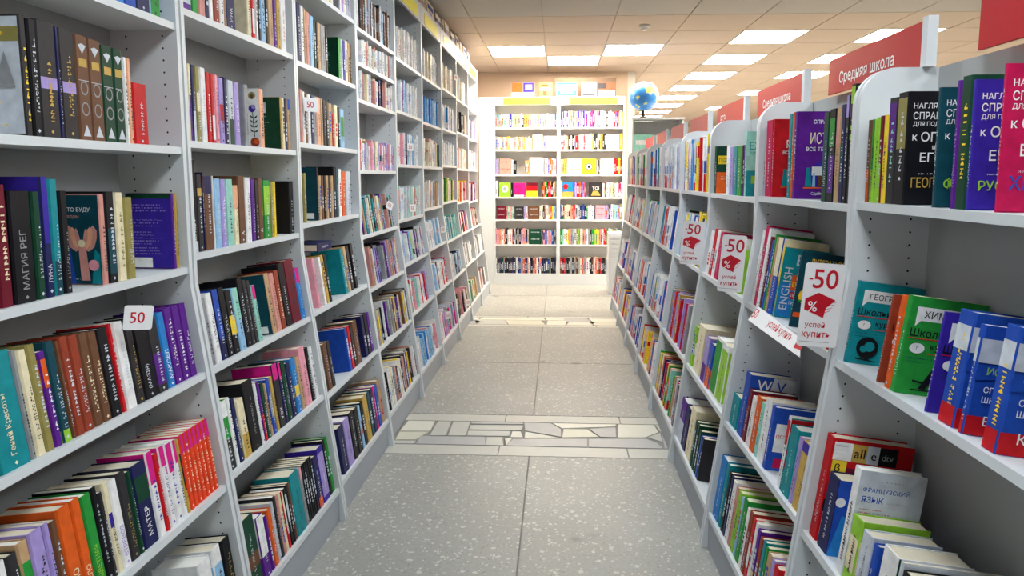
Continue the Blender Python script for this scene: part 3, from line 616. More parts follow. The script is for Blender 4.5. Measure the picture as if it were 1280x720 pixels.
genb(1, 1.137, 'wh', .2, None, bx(702.5)); addb(1, 1.137, bx(703), bx(716.5), 'sb', .19, True, note='with orange lower panel', cover='panel'); genb(1, 1.137, 'bv li rd rd orr', .19, bx(717), bx(732.5)); addb(1, 1.137, bx(735.5), bx(752.5), 'dk', .19, True, note='with white capitals over gold', cover='toi'); genb(1, 1.137, 'wh lw cs wh tn cr wh ye gy', .185, bx(753), None)
addb(0, .85, bx(620.5), bx(632), 'mr', .17, True, note='with rosy ornament'); genb(0, .85, 'ro mt lw', .17, bx(632.5), bx(642.5)); addb(0, .85, bx(643), bx(654), 'dk', .165, True, note='with grey lower half'); genb(0, .85, 'li lw', .17, bx(655), bx(659.5)); addb(0, .85, bx(660), bx(674), 'br', .17, True, note='with dark brown cover'); genb(0, .85, 'cr wh dk ro wh gy orr ye lb', .18, bx(674.5), None)
genb(1, .85, 'bl nv gn wh cr cr tn ro rd lw lb gy nv nv', .185, None, bx(736)); genb(1, .85, 'wh wh', .18, bx(736), bx(742.5)); addb(1, .85, bx(745), bx(757), 'pk', .18, True, note='with pink figure cover'); genb(1, .85, 'li ol bv wh li mt mt', .19, bx(757.5), None)
genb(0, .525, 'pk pk ro pe wh pe bk dk wh wh ro bk lw bk gy bk', .2, None, bx(660.5)); addb(0, .525, bx(661.5), bx(676.5), 'dg', .2, True, note='with black green cover and white title'); genb(0, .525, 'bk pk bv lw ro lb bl nv gy', .185, bx(677), None)
genb(1, .525, 'gn mt wh wh ye ro gy mt lw ol lg gy wh wh tn pk wh gy dk gn lg ye ye gy ro wh rd rd', .2)
genb(0, .145, 'wh bk dk nv dk dg gy bk bk nv dk bv dk lw nv bl gy orr bl nv ro wh nv bk ro orr wh nv', .205)
genb(1, .145, 'br mr rd dk bk dk gy bk dk gy br dk gy cr rd ro gy pk wh wh bk bk wh ro orr', .21)

# ---- geometry of one book, in a frame whose x points out of the shelf, y along the row, z up
def book_frame(b):
    ym = (b.ya + b.yb) / 2
    th = LEAN if (b.z < KINK and b.side != 'B') else 0
    if b.side == 'L':
        x = XL(ym, b.z) - .004; M4 = Matrix.Translation((x, ym, b.z)) @ Matrix.Rotation(-math.atan(slope('L', ym)), 4, 'Z') @ Matrix.Rotation(-th, 4, 'Y')
    elif b.side == 'R':
        x = XRt(ym, b.z) + .004; M4 = Matrix.Translation((x, ym, b.z)) @ Matrix.Rotation(math.pi - math.atan(slope('R', ym)), 4, 'Z') @ Matrix.Rotation(-th, 4, 'Y')
    else:
        M4 = Matrix.Translation((ym, BY + .003, b.z)) @ Matrix.Rotation(-math.pi / 2, 4, 'Z')
    return M4 @ Matrix.Translation((-b.sb, 0, .0008))
def clamp_depth(b):
    if b.side == 'L':
        b.D = min(b.D, abs(footL(b.ya) - BACK_L - XL(b.ya, b.z)) - b.sb - .03)
    if b.side == 'R': b.D = min(b.D, abs(footR(b.ya) + BACK_R - XRt(b.ya, b.z)) - b.sb - (.03 if b.z > 1 else .03))
def book_cover(mb, b, T=None):
    t, H, D = b.yb - b.ya, b.H, b.D; h = t / 2
    c = lin(PAL[b.c]); bo = .0024 if b.hard else .0009
    bo = min(bo, t * .2); ch = min(.003, t * .22)
    f = (lambda p, z: T @ Vector((p[0], p[1], z))) if T else (lambda p, z: (p[0], p[1], z))
    mb.prism([(-.004, -h), (0, -h + ch), (0, h - ch), (-.004, h)], 0, H, f, c)
    mb.box(-D, -.004, -h, -h + bo, 0, H, c, T=T); mb.box(-D, -.004, h - bo, h, 0, H, c, T=T)
    near = -1 if b.side == 'L' else 1
    def q(P, cc): mb.face([(T @ Vector(p)) if T else p for p in P], cc)
    for (bc, z0, z1) in b.bands:
        cc = lin(PAL[bc]); z0 *= H; z1 = min(1, z1) * H; e = .0003
        q([(e, -h + ch, z0), (e, h - ch, z0), (e, h - ch, z1), (e, -h + ch, z1)], cc)
        if b.side != 'B':
            yn = near * (h + e); P = [(-D, yn, z0), (-.003, yn, z0), (-.003, yn, z1), (-D, yn, z1)]
            q(P if near < 0 else P[::-1], cc)
def book_pages(mb, b, c=None, T=None):
    t, H, D = b.yb - b.ya, b.H, b.D; h = t / 2; bo = min(.0024 if b.hard else .0009, t * .2); ov = .003 if b.hard else .0006
    mb.box(-D + ov, -.0042, -h + bo, h - bo, ov, H - ov, c, T=T)

DARKS = set('bk dk nv bl sb tl dt gn dg br bb rd mr cs mg orr pu bv fl ol'.split())
def area(b):
    T = book_frame(b)
    p = [proj(T @ Vector(q)) for q in ((0, -(b.yb - b.ya) / 2, 0), (0, (b.yb - b.ya) / 2, 0), (0, 0, b.H))]
    wpx = abs(p[0][0] - p[1][0]); hpx = abs(p[2][1] - (p[0][1] + p[1][1]) / 2); cx_ = p[2][0]; cy_ = (p[2][1] + p[0][1]) / 2
    x0, x1 = sorted((p[0][0], p[1][0])); y0, y1 = sorted((p[2][1], (p[0][1] + p[1][1]) / 2))
    if x1 < 0 or x0 > 1280 or y1 < 0 or y0 > 720: return 0
    vis = max(0, min(1280, x1) - max(0, x0)) * max(0, min(720, y1) - max(0, y0))
    bonus = 40 if b.cover else 0
    return vis + bonus * hpx if b.cover else vis
for b in ALL:
    clamp_depth(b)
    if not hasattr(b, 'face'): b.face = False
    if b.side != 'B': b.face = False
    b.area = area(b)
ALL = [b for b in ALL if b.area > 0]
rank = sorted(ALL, key=lambda b: -b.area)
SINGLE = set(id(b) for b in rank[:300])
for b in ALL:
    if b.face and b.area > 100: SINGLE.add(id(b))

LEVEL = {'L': ['top', 'second', 'third', 'fourth', 'fifth', 'sixth', 'seventh', 'eighth'], 'R': ['top', 'second', 'third', 'bottom'], 'B': ['top', 'second', 'third', 'fourth', 'fifth', 'sixth', 'bottom']}
ORD = WORDS + ['twenty-first', 'twenty-second', 'twenty-third', 'twenty-fourth', 'twenty-fifth', 'twenty-sixth', 'twenty-seventh', 'twenty-eighth', 'twenty-ninth', 'thirtieth'] + ['%dth' % i for i in range(31, 70)]
def rowname(b):
    if b.side == 'L':
        zs = sorted([z for z in LS[b.bay]], reverse=True)
        vis = [z for z in zs if any(q.side == 'L' and q.bay == b.bay and abs(q.z - z) < 1e-6 for q in ALL)]
        k = vis.index(b.z); nm = 'bottom' if k == len(vis) - 1 else LEVEL['L'][k]
        return '%s shelf of %s left bookcase' % (nm, NUM[b.bay])
    if b.side == 'R': return '%s shelf of %s right bookcase' % (LEVEL['R'][sorted(RSB.get(b.bay, RS), reverse=True).index(b.z)], NUM[b.bay])
    return '%s shelf of %s end bookcase' % (LEVEL['B'][sorted(BZ, reverse=True).index(b.z)], ('left', 'right')[b.bay])
byrow = {}
for b in ALL: byrow.setdefault((b.side, b.bay, b.z), []).append(b)
for k, v in byrow.items():
    v.sort(key=lambda b: -b.ya if k[0] == 'R' else b.ya)
    for i, b in enumerate(v): b.ordn = i

# cover pictures and lettering on the side of a book that faces the viewer
def cover_art(o, b):
    t, H, D = b.yb - b.ya, b.H, b.D; h = t / 2; near = -1 if b.side == 'L' else 1; e = .0008
    if b.side == 'B': near = 0
    def P(u, z):                                       # u: distance from the left edge of the cover as the viewer sees it
        if b.side == 'L': return Vector((-D + u, -h - e, z))
        if b.side == 'R': return Vector((-u, h + e, z))
        return Vector((e, -h + u, z))
    dx = Vector((1, 0, 0)) if b.side == 'L' else (Vector((-1, 0, 0)) if b.side == 'R' else Vector((0, 1, 0)))
    Wd = D if b.side != 'B' else t
    lift = -dx.cross(Vector((0, 0, 1))) * -1
    nlev = [0]
    def rect(u0, u1, z0, z1, c, nm='cover_picture'):
        nlev[0] += 1; off = lift * (.00025 * nlev[0])
        mb = MB(); mb.face([P(u0, z0) + off, P(u1, z0) + off, P(u1, z1) + off, P(u0, z1) + off], lin(PAL[c])); mb.build(nm, 'print', o)
    def poly(pts, c, nm='cover_picture'):
        nlev[0] += 1; off = lift * (.00025 * nlev[0])
        mb = MB(); mb.face([P(u, z) + off for u, z in pts], lin(PAL[c])); mb.build(nm, 'print', o)
    def circ(u, z, r_, c, n=16, sx=1, sz=1): poly([(u + sx * r_ * math.cos(2 * math.pi * i / n), z + sz * r_ * math.sin(2 * math.pi * i / n)) for i in range(n)], c)
    def txt(s, u, z, hh, ink, mw=None):
        nlev[0] += 1
        text_obj('cover_title', s, 'ink_' + ink, o, P(u, z) + lift * (.00025 * nlev[0]), dx, (0, 0, 1), hh, mw)
    def lines(u, z, wd, n, ink, st=.008):
        for i in range(n):
            nlev[0] += 1
            dash_obj('small_print', 'ink_' + ink, o, P(u, z - i * st) + lift * (.0005), dx, (0, 0, 1), wd * random.uniform(.6, 1), st * .45)
    s = b.cover
    if s in ('oge1', 'oge2', 'oge3', 'oge4'):
        subj, sc, bg = {'oge1': ('ГЕОГРАФИЯ', 'gd', 'bk'), 'oge2': ('ФИЗИКА', 'lg', 'dt'), 'oge3': ('РУССКИЙ', 'lg', 'bv'), 'oge4': ('ХИМИЯ', 'bl', 'cs')}[s]
        rect(.002, Wd - .002, .002, H - .002, bg)
        txt('НАГЛЯДНЫЙ', .012, H * .84, H * .07, 'wh', Wd - .02); txt('СПРАВОЧНИК', .012, H * .755, H * .065, 'wh', Wd - .02)
        txt('ДЛЯ ПОДГОТОВКИ', .012, H * .69, H * .045, 'wh', Wd - .03); txt('к', .012, H * .57, H * .05, 'wh'); txt('ОГЭ', .03, H * .56, H * .085, 'wh', .075)
        txt('и', .055, H * .49, H * .035, 'wh'); txt('ЕГЭ', .03, H * .38, H * .085, 'wh', .075)
        txt(subj, .014, H * .15, H * .1, sc, Wd - .02); lines(.03, H * .27, .08, 1, 'lw'); lines(.07, H * .11, .07, 3, 'lw')
    elif s in ('sk1', 'sk2', 'sk3', 'sk4'):
        subj, bg = {'sk1': ('ГЕОГРАФИЯ', 'tl'), 'sk2': ('ИСТОРИЯ', 'bb'), 'sk3': ('ХИМИЯ', 'gn'), 'sk4': ('ФИЗИКА', 'bv')}[s]
        rect(.001, Wd - .001, .001, H - .001, bg)
        poly([(.015, H * .76), (.025, H * .76), (Wd - .015, H * .76), (Wd - .015, H * .9), (.015, H * .9)], 'wh'); poly([(.015, H * .70), (.028, H * .77), (.015, H * .77)], 'wh')
        txt(subj, .03, H * .79, H * .075, 'dk', Wd - .05); txt('Школьный', .008, H * .60, H * .085, 'bk', Wd - .02); rect(.006, Wd * .8, H * .575, H * .585, 'rd')
        circ(.028, H * .48, .016, 'wh', sz=.7); txt('?', .026, H * .465, H * .035, 'bk'); txt('курс', .055, H * .46, H * .07, 'bk', .06); rect(.05, Wd * .8, H * .43, H * .438, 'rd'); lines(.012, H * .37, .06, 2, 'dt')
        rect(.085, .115, H * .2, H * .34, 'wh')
        if s == 'sk1':
            circ(.045, H * .21, .027, 'bk', 20); circ(.05, H * .225, .013, 'tl', 9); circ(.036, H * .19, .009, 'tl', 7); poly([(.02, H * .06), (.07, H * .04), (.07, H * .055), (.02, H * .08)], 'bk'); rect(.042, .048, H * .05, H * .1, 'bk')
        else:
            poly([(.03, H * .05), (.085, H * .05), (.085, H * .065), (.03, H * .065)], 'bk'); poly([(.045, H * .07), (.06, H * .07), (.085, H * .28), (.07, H * .31)], 'bk'); poly([(.03, H * .14), (.075, H * .11), (.075, H * .13), (.03, H * .16)], 'bk'); poly([(.08, H * .06), (.092, H * .1), (.085, H * .2), (.078, H * .2)], 'bk')
    elif s in ('sp1', 'sp2', 'sp3'):
        wd = {'sp1': 'ОБЩЕСТВО', 'sp2': 'ИСТОРИЯ', 'sp3': 'ОБЩЕСТВО'}[s]
        for z0, z1, c_ in ((0, .18, 'rd'), (.66, .88, 'lw')):
            rect(.001, Wd, z0 * H + .001, z1 * H, c_)
            mb = MB(); mb.face([(.0007, -h + .003, z0 * H + .001), (.0007, h - .003, z0 * H + .001), (.0007, h - .003, z1 * H), (.0007, -h + .003, z1 * H)], lin(PAL[c_])); mb.build('spine_band', 'print', o)
        poly([(.001, H * .6), (Wd, H * .72), (Wd, H * .62), (.001, H * .5)], 'bl'); txt(wd, .02, H * .56, H * .07, 'lg', Wd); txt('СПРАВОЧНИК', .02, H * .40, H * .055, 'wh', Wd - .03); txt('ШКОЛЬНИКА', .02, H * .31, H * .055, 'wh', Wd - .03)
        txt('ЕГЭ' if s == 'sp2' else 'К', .03, H * .1, H * .09, 'wh', .08)
    elif s == 'dtv':
        rect(.0, Wd, 0, H, 'rd'); rect(.004, .05, H * .8, H * .97, 'wh'); lines(.008, H * .93, .04, 4, 'dk', .011); rect(.05, .085, H * .8, H * .97, 'gd'); txt('alle', .054, H * .84, H * .09, 'bk', .06); rect(.085, .115, H * .8, H * .97, 'lw'); txt('e', .096, H * .84, H * .055, 'bk'); rect(.115, .16, H * .8, H * .97, 'bk'); txt('dtv', .122, H * .85, H * .06, 'gy', .03)
        rect(.004, .04, H * .64, H * .8, 'ye'); txt('β', .012, H * .67, H * .1, 'bk'); rect(.04, .07, H * .5, H * .74, 'mr'); rect(.004, .05, H * .05, H * .4, 'wh'); rect(.0, .03, H * .3, H * .42, 'bk'); txt('ƒ', .008, H * .3, H * .1, 'ye')
    elif s == 'blue': rect(0, Wd, 0, H, 'bl'); poly([(.0, 0), (Wd, 0), (Wd, H * .3), (.02, H * .55)], 'sb'); lines(.03, H * .3, .07, 3, 'wh', .014); txt('L', .03, H * .45, H * .12, 'wh'); circ(.01, H * .72, .012, 'wh', 12)
    elif s == 'fra': rect(.001, Wd, .001, H, 'lw'); txt('ФРАНЦУЗСКИЙ', .012, H * .80, H * .06, 'bl', Wd - .02); txt('ЯЗЫК', .012, H * .71, H * .06, 'bl', .05); lines(.07, H * .72, .06, 1, 'gy'); lines(.012, H * .64, .08, 2, 'rd'); lines(.05, H * .91, .06, 1, 'gy')
    elif s == 'pic': rect(.012, Wd - .02, H * .15, H * .6, 'orr'); rect(.03, .06, H * .2, H * .55, 'tl'); rect(.07, .09, H * .25, H * .5, 'wh'); txt('ПРАЗДНИК', .012, H * .68, H * .11, 'dk', Wd - .03); rect(0, .004, 0, H, 'dg')
    elif s in ('spr', 'spi'):
        bg = 'rd' if s == 'spr' else 'pu'; rect(.001, Wd, .001, H - .001, bg); txt('СПРАВОЧНИК', .05, H * .86, H * .045, 'wh', .1); txt('РУССКИЙ' if s == 'spr' else 'ИСТОРИЯ', .042, H * .63, H * .13, 'cr' if s == 'spi' else 'wh', .12)
        txt('ВСЕ ТЕМЫ', .03, H * .55, H * .045, 'wh', .1); circ(.09, H * .27, .05, 'bv' if s == 'spi' else 'orr', 18, sz=.9)
        rect(.05, .1, H * .27, H * .37, 'wh'); rect(.07, .12, H * .15, H * .27, 'br' if s == 'spi' else 'ye'); poly([(.03, H * .14), (.05, H * .14), (.045, H * .36), (.034, H * .36)], 'tl'); poly([(.052, H * .14), (.062, H * .14), (.06, H * .3), (.054, H * .3)], 'lb'); rect(.025, .13, H * .12, H * .135, 'orr'); txt('Сдаём', .05, H * .04, H * .04, 'wh', .06)
    elif s == 'eng':
        rect(0, Wd, 0, H, 'tl'); rect(.004, .05, .004, H * .5, 'sb'); nlev[0] += 1
        text_obj('cover_title', 'ENGLISH', 'ink_lw', o, P(.036, H * .12) + lift * .003, (0, 0, 1), -dx, .026, H * .8); txt('B', .045, H * .76, H * .15, 'lw'); rect(.038, .075, H * .4, H * .62, 'orr'); txt('ЕГЭ', .042, H * .45, H * .07, 'ye', .03); rect(.04, .075, H * .28, H * .38, 'rd'); txt('ЛЕКСИКА', .042, H * .31, H * .05, 'wh', .05); txt('ПРАКТИКА', .04, H * .2, H * .045, 'wh', .05)
    elif s == 'vser': rect(.001, Wd, .001, H - .006, 'lw'); txt('ВСЕРОССИЙСКИЕ', .02, H * .9, H * .06, 'bk', .15); lines(.02, H * .82, .1, 3, 'rd', .012)
    elif s == 'dteal':
        rect(.001, Wd, .001, H, 'dt'); txt('ЛИТЕРАТУРА', .03, H * .84, H * .08, 'ye', .1); txt('АРГУМЕНТЫ', .024, H * .76, H * .045, 'wh', .08); circ(.035, H * .58, .015, 'lb', 14); circ(.035, H * .42, .026, 'ye', 14); poly([(.01, H * .34), (.05, H * .33), (.05, H * .36), (.01, H * .37)], 'gn'); rect(.002, .05, H * .14, H * .2, 'orr'); circ(.05, H * .27, .01, 'rd', 10)
    elif s == 'blw': rect(0, Wd, 0, H, 'bl'); poly([(.06, H * .5), (Wd, H * .5), (Wd, H), (.08, H)], 'lw'); txt('W', .025, H * .78, H * .16, 'wh', .05); txt('У', .09, H * .76, H * .18, 'bl')
    elif s == 'tagc': rect(.012, .05, H * .3, H * .75, 'wh'); txt('ОГЭ', .016, H * .52, H * .06, 'rd', .03); rect(.02, .09, H * .05, H * .2, 'cs')
    elif s == 'stripe':
        rect(0, Wd, 0, H, 'tl'); rect(.0, Wd * .5, H * .78, H * .98, 'rd'); txt('РУССКИЙ', .006, H * .86, H * .07, 'wh', .07); rect(.0, .04, H * .3, H * .55, 'cs'); txt('ЯЗЫК', .004, H * .38, H * .08, 'wh', .03)
        for i in range(6): rect(0, Wd, H * (.04 + .04 * i), H * (.05 + .04 * i), 'mt')
    elif s == 'geo': rect(.0, Wd, 0, H * .45, 'orr'); rect(.006, .07, H * .62, H * .8, 'ye'); txt('ГЕОГРАФИЯ', .01, H * .67, H * .08, 'dg', .1); lines(.02, H * .35, .04, 2, 'wh', .012)
    elif s == 'mint': rect(.001, Wd, .001, H, 'mt'); rect(.001, Wd, .001, H * .4, 'tl'); txt('ЕХАЛ', .012, H * .72, H * .12, 'tl', .08); txt('ДЛЯ НАС', .012, H * .64, H * .05, 'tl', .06); rect(.02, .06, H * .2, H * .32, 'lg')
    elif s == 'foil': rect(.002, Wd - .002, .004, H - .004, 'lw'); rect(.002, Wd - .002, H * .78, H * .9, 'ol'); lines(.02, H * .83, .09, 2, 'ye', .02); lines(.02, H * .27, .09, 3, 'ye', .022); poly([(.02, H * .4), (.05, H * .66), (.08, H * .45), (.1, H * .7), (.12, H * .4)], 'gy')
    elif s == 'wing':
        rect(.002, Wd - .002, .002, H - .002, 'dt'); txt('ПРОСТО БУДУ', .02, H * .8, H * .055, 'wh', Wd - .04); txt('РЯДОМ', .05, H * .73, H * .04, 'ro', .06)
        c0 = Wd * .66
        poly([(.004, .002), (c0 - .02, .002), (c0 - .03, H * .4), (.004, H * .34)], 'bl'); poly([(c0 + .018, 0.002), (Wd - .004, .002), (Wd - .004, H * .34), (c0 + .03, H * .4)], 'tl')
        for sg in (-1, 1):
            for cc, k, lo in (('ro', 1.0, 0), ('pe', .72, .03), ('ro', .42, .05)):
                pts = [(.003, .40 + lo), (.016 * k, .37 + lo), (.03 * k, .42 + lo), (.037 * k, .52), (.038 * k, .60), (.03 * k, .66 - lo * .6), (.02 * k, .62 - lo * .5), (.006 * k + .002, .52)]
                pts = [(c0 + sg * u_, H * z_) for u_, z_ in pts]
                poly(pts if sg > 0 else pts[::-1], cc)
        circ(c0, H * .46, .009, 'cr', 12); poly([(c0 - .006, H * .05), (c0 + .016, H * .05), (c0 + .01, H * .42), (c0 - .008, H * .42)], 'ro'); circ(Wd * .86, H * .22, .013, 'pk', 16); lines(.03, H * .06, .09, 1, 'wh')
    elif s == 'pback': rect(.002, Wd - .001, .002, H - .002, 'bv'); rect(.002, Wd - .001, H * .93, H - .001, 'dg'); lines(.015, H * .84, Wd * .8, 3, 'li'); lines(.015, H * .64, Wd * .85, 3, 'li'); lines(.015, H * .48, Wd * .7, 5, 'li'); lines(.015, H * .27, Wd * .7, 3, 'li'); rect(.006, Wd * .55, .004, H * .15, 'wh'); lines(.012, H * .1, .05, 2, 'gy')
    elif s == 'flower':
        rect(.001, Wd - .001, .001, H, 'wh'); circ(Wd * .8, H * .88, .013, 'ol', 9); circ(Wd * .8, H * .87, .006, 'br', 7); circ(Wd * .8, H * .66, .013, 'bv', 7); circ(Wd * .84, H * .69, .008, 'li', 7)
        poly([(Wd * .84, H * .18), (Wd * .86, H * .18), (Wd * .82, H * .6), (Wd * .80, H * .6)], 'dg')
        for q in (.26, .34, .42, .5): poly([(Wd * .84, H * q), (Wd * .74, H * (q + .06)), (Wd * .76, H * (q + .01))], 'dg'); poly([(Wd * .84, H * q), (Wd * .95, H * (q + .05)), (Wd * .92, H * q)], 'dg')
        circ(Wd * .86, H * .09, .016, 'bb', 10); circ(Wd * .9, H * .1, .009, 'orr', 8)
    elif s in ('gback', 'dgback'): rect(.001, Wd - .001, .001, H - .001, 'dg' if s == 'gback' else 'dt'); rect(Wd * .25, Wd * .62, H * .7, H * .9, 'lw' if s == 'gback' else 'dk'); circ(Wd * .43, H * .79, .012, 'bk' if s == 'gback' else 'nv', 10); lines(Wd * .2, H * .62, Wd * .5, 8, 'mt', .011); (rect(Wd * .55, Wd * .9, H * .03, H * .14, 'wh') if s == 'dgback' else None)
    elif s == 'wpage': rect(.001, Wd - .001, .001, H - .001, 'wh'); lines(Wd * .15, H * .85, Wd * .6, 14, 'gy', .011)
    elif s == 'emb':
        for q, c_ in ((.88, 'lw'), (.74, 'gd'), (.5, 'ring'), (.3, 'ring'), (.09, 'lw')):
            mb = MB(); zc = H * q; k = min(.4 * t, .012)
            if c_ == 'gd': pts = [(-k, -.009), (k, -.009), (k, .009), (-k, .009)]
            elif c_ == 'lw': pts = [(-k, .006), (0, -.012), (k, .006), (0, .01)] if q > .5 else [(-k, -.012), (k, -.012), (0, .014)]
            else:
                for a in range(12):
                    u0, u1 = a * math.pi / 6, (a + 1) * math.pi / 6
                    mb.face([(.0006, r_ * math.cos(u), zc + 1.3 * r_ * math.sin(u)) for r_, u in ((k, u0), (k, u1), (k * .78, u1), (k * .78, u0))][::-1], lin(PAL['gy']))
                mb.build('spine_emblem', 'print', o); continue
            mb.face([(.0006, y_, zc + z_) for y_, z_ in pts], lin(PAL[c_])); mb.build('spine_emblem', 'print', o)
        mb = MB(); mb.face([(.0004, -.4 * t, H * .57), (.0004, .4 * t, H * .57), (.0004, .4 * t, H * .575), (.0004, -.4 * t, H * .575)], lin(PAL['lw'])); mb.build('spine_band', 'print', o)
    elif s == 'eye': circ(Wd * .5, H * .5, .045, 'bk', 20); circ(Wd * .5, H * .5, .036, 'lw', 18); circ(Wd * .5, H * .5, .02, 'dk', 14)
    elif s == 'circ': circ(Wd * .5, H * .55, .042, 'wh', 18, sz=1.1); circ(Wd * .5, H * .55, .022, 'gy', 12, sz=1.2); lines(.02, H * .18, Wd * .7, 2, 'ol')
    elif s == 'hate':
        for i, (q, k) in enumerate((('НАТЕ', 0), ('НАТ', .04), ('НЕА', 0))): txt(q, .008 + k, H * (.66 - .24 * i), H * .17, 'rd', Wd - .03)
        rect(.01, Wd - .01, H * .04, H * .15, 'wh')
    elif s == 'half': rect(0, Wd, 0, H * .42, 'ye'); rect(0, Wd, H * .78, H, 'mr')
    elif s == 'panel': rect(0, Wd, 0, H * .36, 'gd'); circ(Wd * .3, H * .7, .035, 'rd', 9); circ(Wd * .7, H * .6, .03, 'tl', 9)
    elif s == 'toi': txt('TOI', .05, H * .5, H * .2, 'wh', Wd - .08); poly([(Wd * .2, H * .1), (Wd * .9, H * .1), (Wd * .7, H * .42), (Wd * .35, H * .42)], 'gd')

used_labels = {}
rest = MB()
def thick(b):
    t = b.yb - b.ya
    return 'thin ' if t < .011 else ('thick ' if t > .034 else '')
for b in ALL:
    T = book_frame(b)
    t = b.yb - b.ya
    if id(b) in SINGLE:
        mb = MB(); book_cover(mb, b)
        o = mb.build('book', 'print', None, T)
        mp = MB(); book_pages(mp, b); mp.build('pages', 'paper' if random.random() < .7 else 'paperw', o)
        ink = b.ink or ('lw' if b.c in DARKS else 'dk')
        ln = b.H * random.uniform(.5, .8)
        if b.face:
            if b.cover: cover_art(o, b)
            else:
                for q in (.75, .3):
                    dash_obj('cover_title', 'ink_' + ink, o, Vector((.0008, -t / 2 + t * .15, b.H * q)), (0, 1, 0), (0, 0, 1), t * .7, b.H * .1)
        else:
            tx = min(t * .5, .016)
            if b.title:
                text_obj('spine_title', b.title, 'ink_' + ink, o, Vector((.0009, tx * .5, b.H * .12)), (0, 0, 1), (0, -1, 0), tx, b.H * .76)
            elif t > .006 and b.cover != 'emb':
                dash_obj('spine_title', 'ink_' + ink, o, Vector((.0009, tx * .5, b.H * random.uniform(.12, .25))), (0, 0, 1), (0, -1, 0), b.H * random.uniform(.45, .65), tx * .8)
            if b.cover: cover_art(o, b)
            if b.bay <= 1 and not b.cover and t > .009 and b.side != 'B' and random.random() < .6:
                mk = MB(); zc = b.H * .05; k = min(.22 * t, .004)
                mk.face([(.0008, -k, zc), (.0008, 0, zc - k), (.0008, k, zc), (.0008, 0, zc + k)]); mk.build('publisher_mark', 'ink_' + ink, o)
        note = b.note
        cap = 16
        base = '%s%s %s' % ('' if b.face else thick(b), CNAME[b.c], 'book face out' if b.face else ('hardback' if b.hard else 'paperback'))
        if b.bands and not note: note = 'with %s band' % CNAME[b.bands[0][0]]
        loc = '%s from left, %s' % (ORD[b.ordn], rowname(b))
        for lab in ((base + ' ' + note + ', ' + loc) if note else base + ', ' + loc, base + ', ' + loc, CNAME[b.c] + ' book, ' + loc):
            if len(lab.split()) <= cap: break
        tag(o, lab, 'book', 'books on the ' + rowname(b))
    else:
        book_cover(rest, b, T)
        book_pages(rest, b, lin((236, 226, 204)), T)
        if b.area > 12:
            ic = lin(PAL['lw' if b.c in DARKS else random.choice(['dk', 'rd', 'bl', 'gy'])]); k = t * .22
            z0 = b.H * random.uniform(.15, .35); z1 = z0 + b.H * random.uniform(.25, .5)
            if b.face: rest.face([T @ Vector(p) for p in ((.0006, -t * .35, b.H * .7), (.0006, t * .35, b.H * .7), (.0006, t * .35, b.H * .82), (.0006, -t * .35, b.H * .82))], ic)
            else:
                z = z0
                while z < z1:
                    dz = random.uniform(.006, .018)
                    rest.face([T @ Vector(p) for p in ((.0006, -k, z), (.0006, k, z), (.0006, k, z + dz), (.0006, -k, z + dz))], ic); z += dz + .005
print('BOOKS', len(ALL), 'single', len(SINGLE))

# ------------------------------------------------------------------ red sign boards on the right-hand bookcases
SX = 0.878
def sign(y0, y1, word, label):
    t = empty('sign_board', (SX, y0, 1.66))
    MB().box(-.004, .004, .026, y1 - y0, 0.002, .112).build('red_board', 'signred', t)
    MB().box(-.012, .012, -.001, .025, 0.0, .117).build('sign_post', 'white', t)
    if word:
        hh = .045
        text_obj('sign_lettering', word, 'card', t, Vector((-.0046, (y1 - y0) * .86, .02)), (0, -1, 0), (0, 0, 1), hh, (y1 - y0) * .74)
    tag(t, label, 'sign', 'red sign boards on the right-hand bookcases')
sign(.94, 1.51, None, 'glossy red sign board nearest the viewer, cut by the right edge')
sign(1.70, 2.31, 'Средняя школа', 'red sign board lettered Средняя школа above the second right bookcase')
sign(2.51, 3.11, 'Средняя школа', 'smaller looking red sign board lettered Средняя школа above the third right bookcase')
sign(3.285, 3.88, 'ЕГЭ', 'red sign board lettered ЕГЭ above the fourth right bookcase')
for k, b in enumerate(range(4, 8)):
    sign(YR[b] + .006, YR[b] + .6, None, 'distant red sign board above the %s right bookcase' % NUM[b])

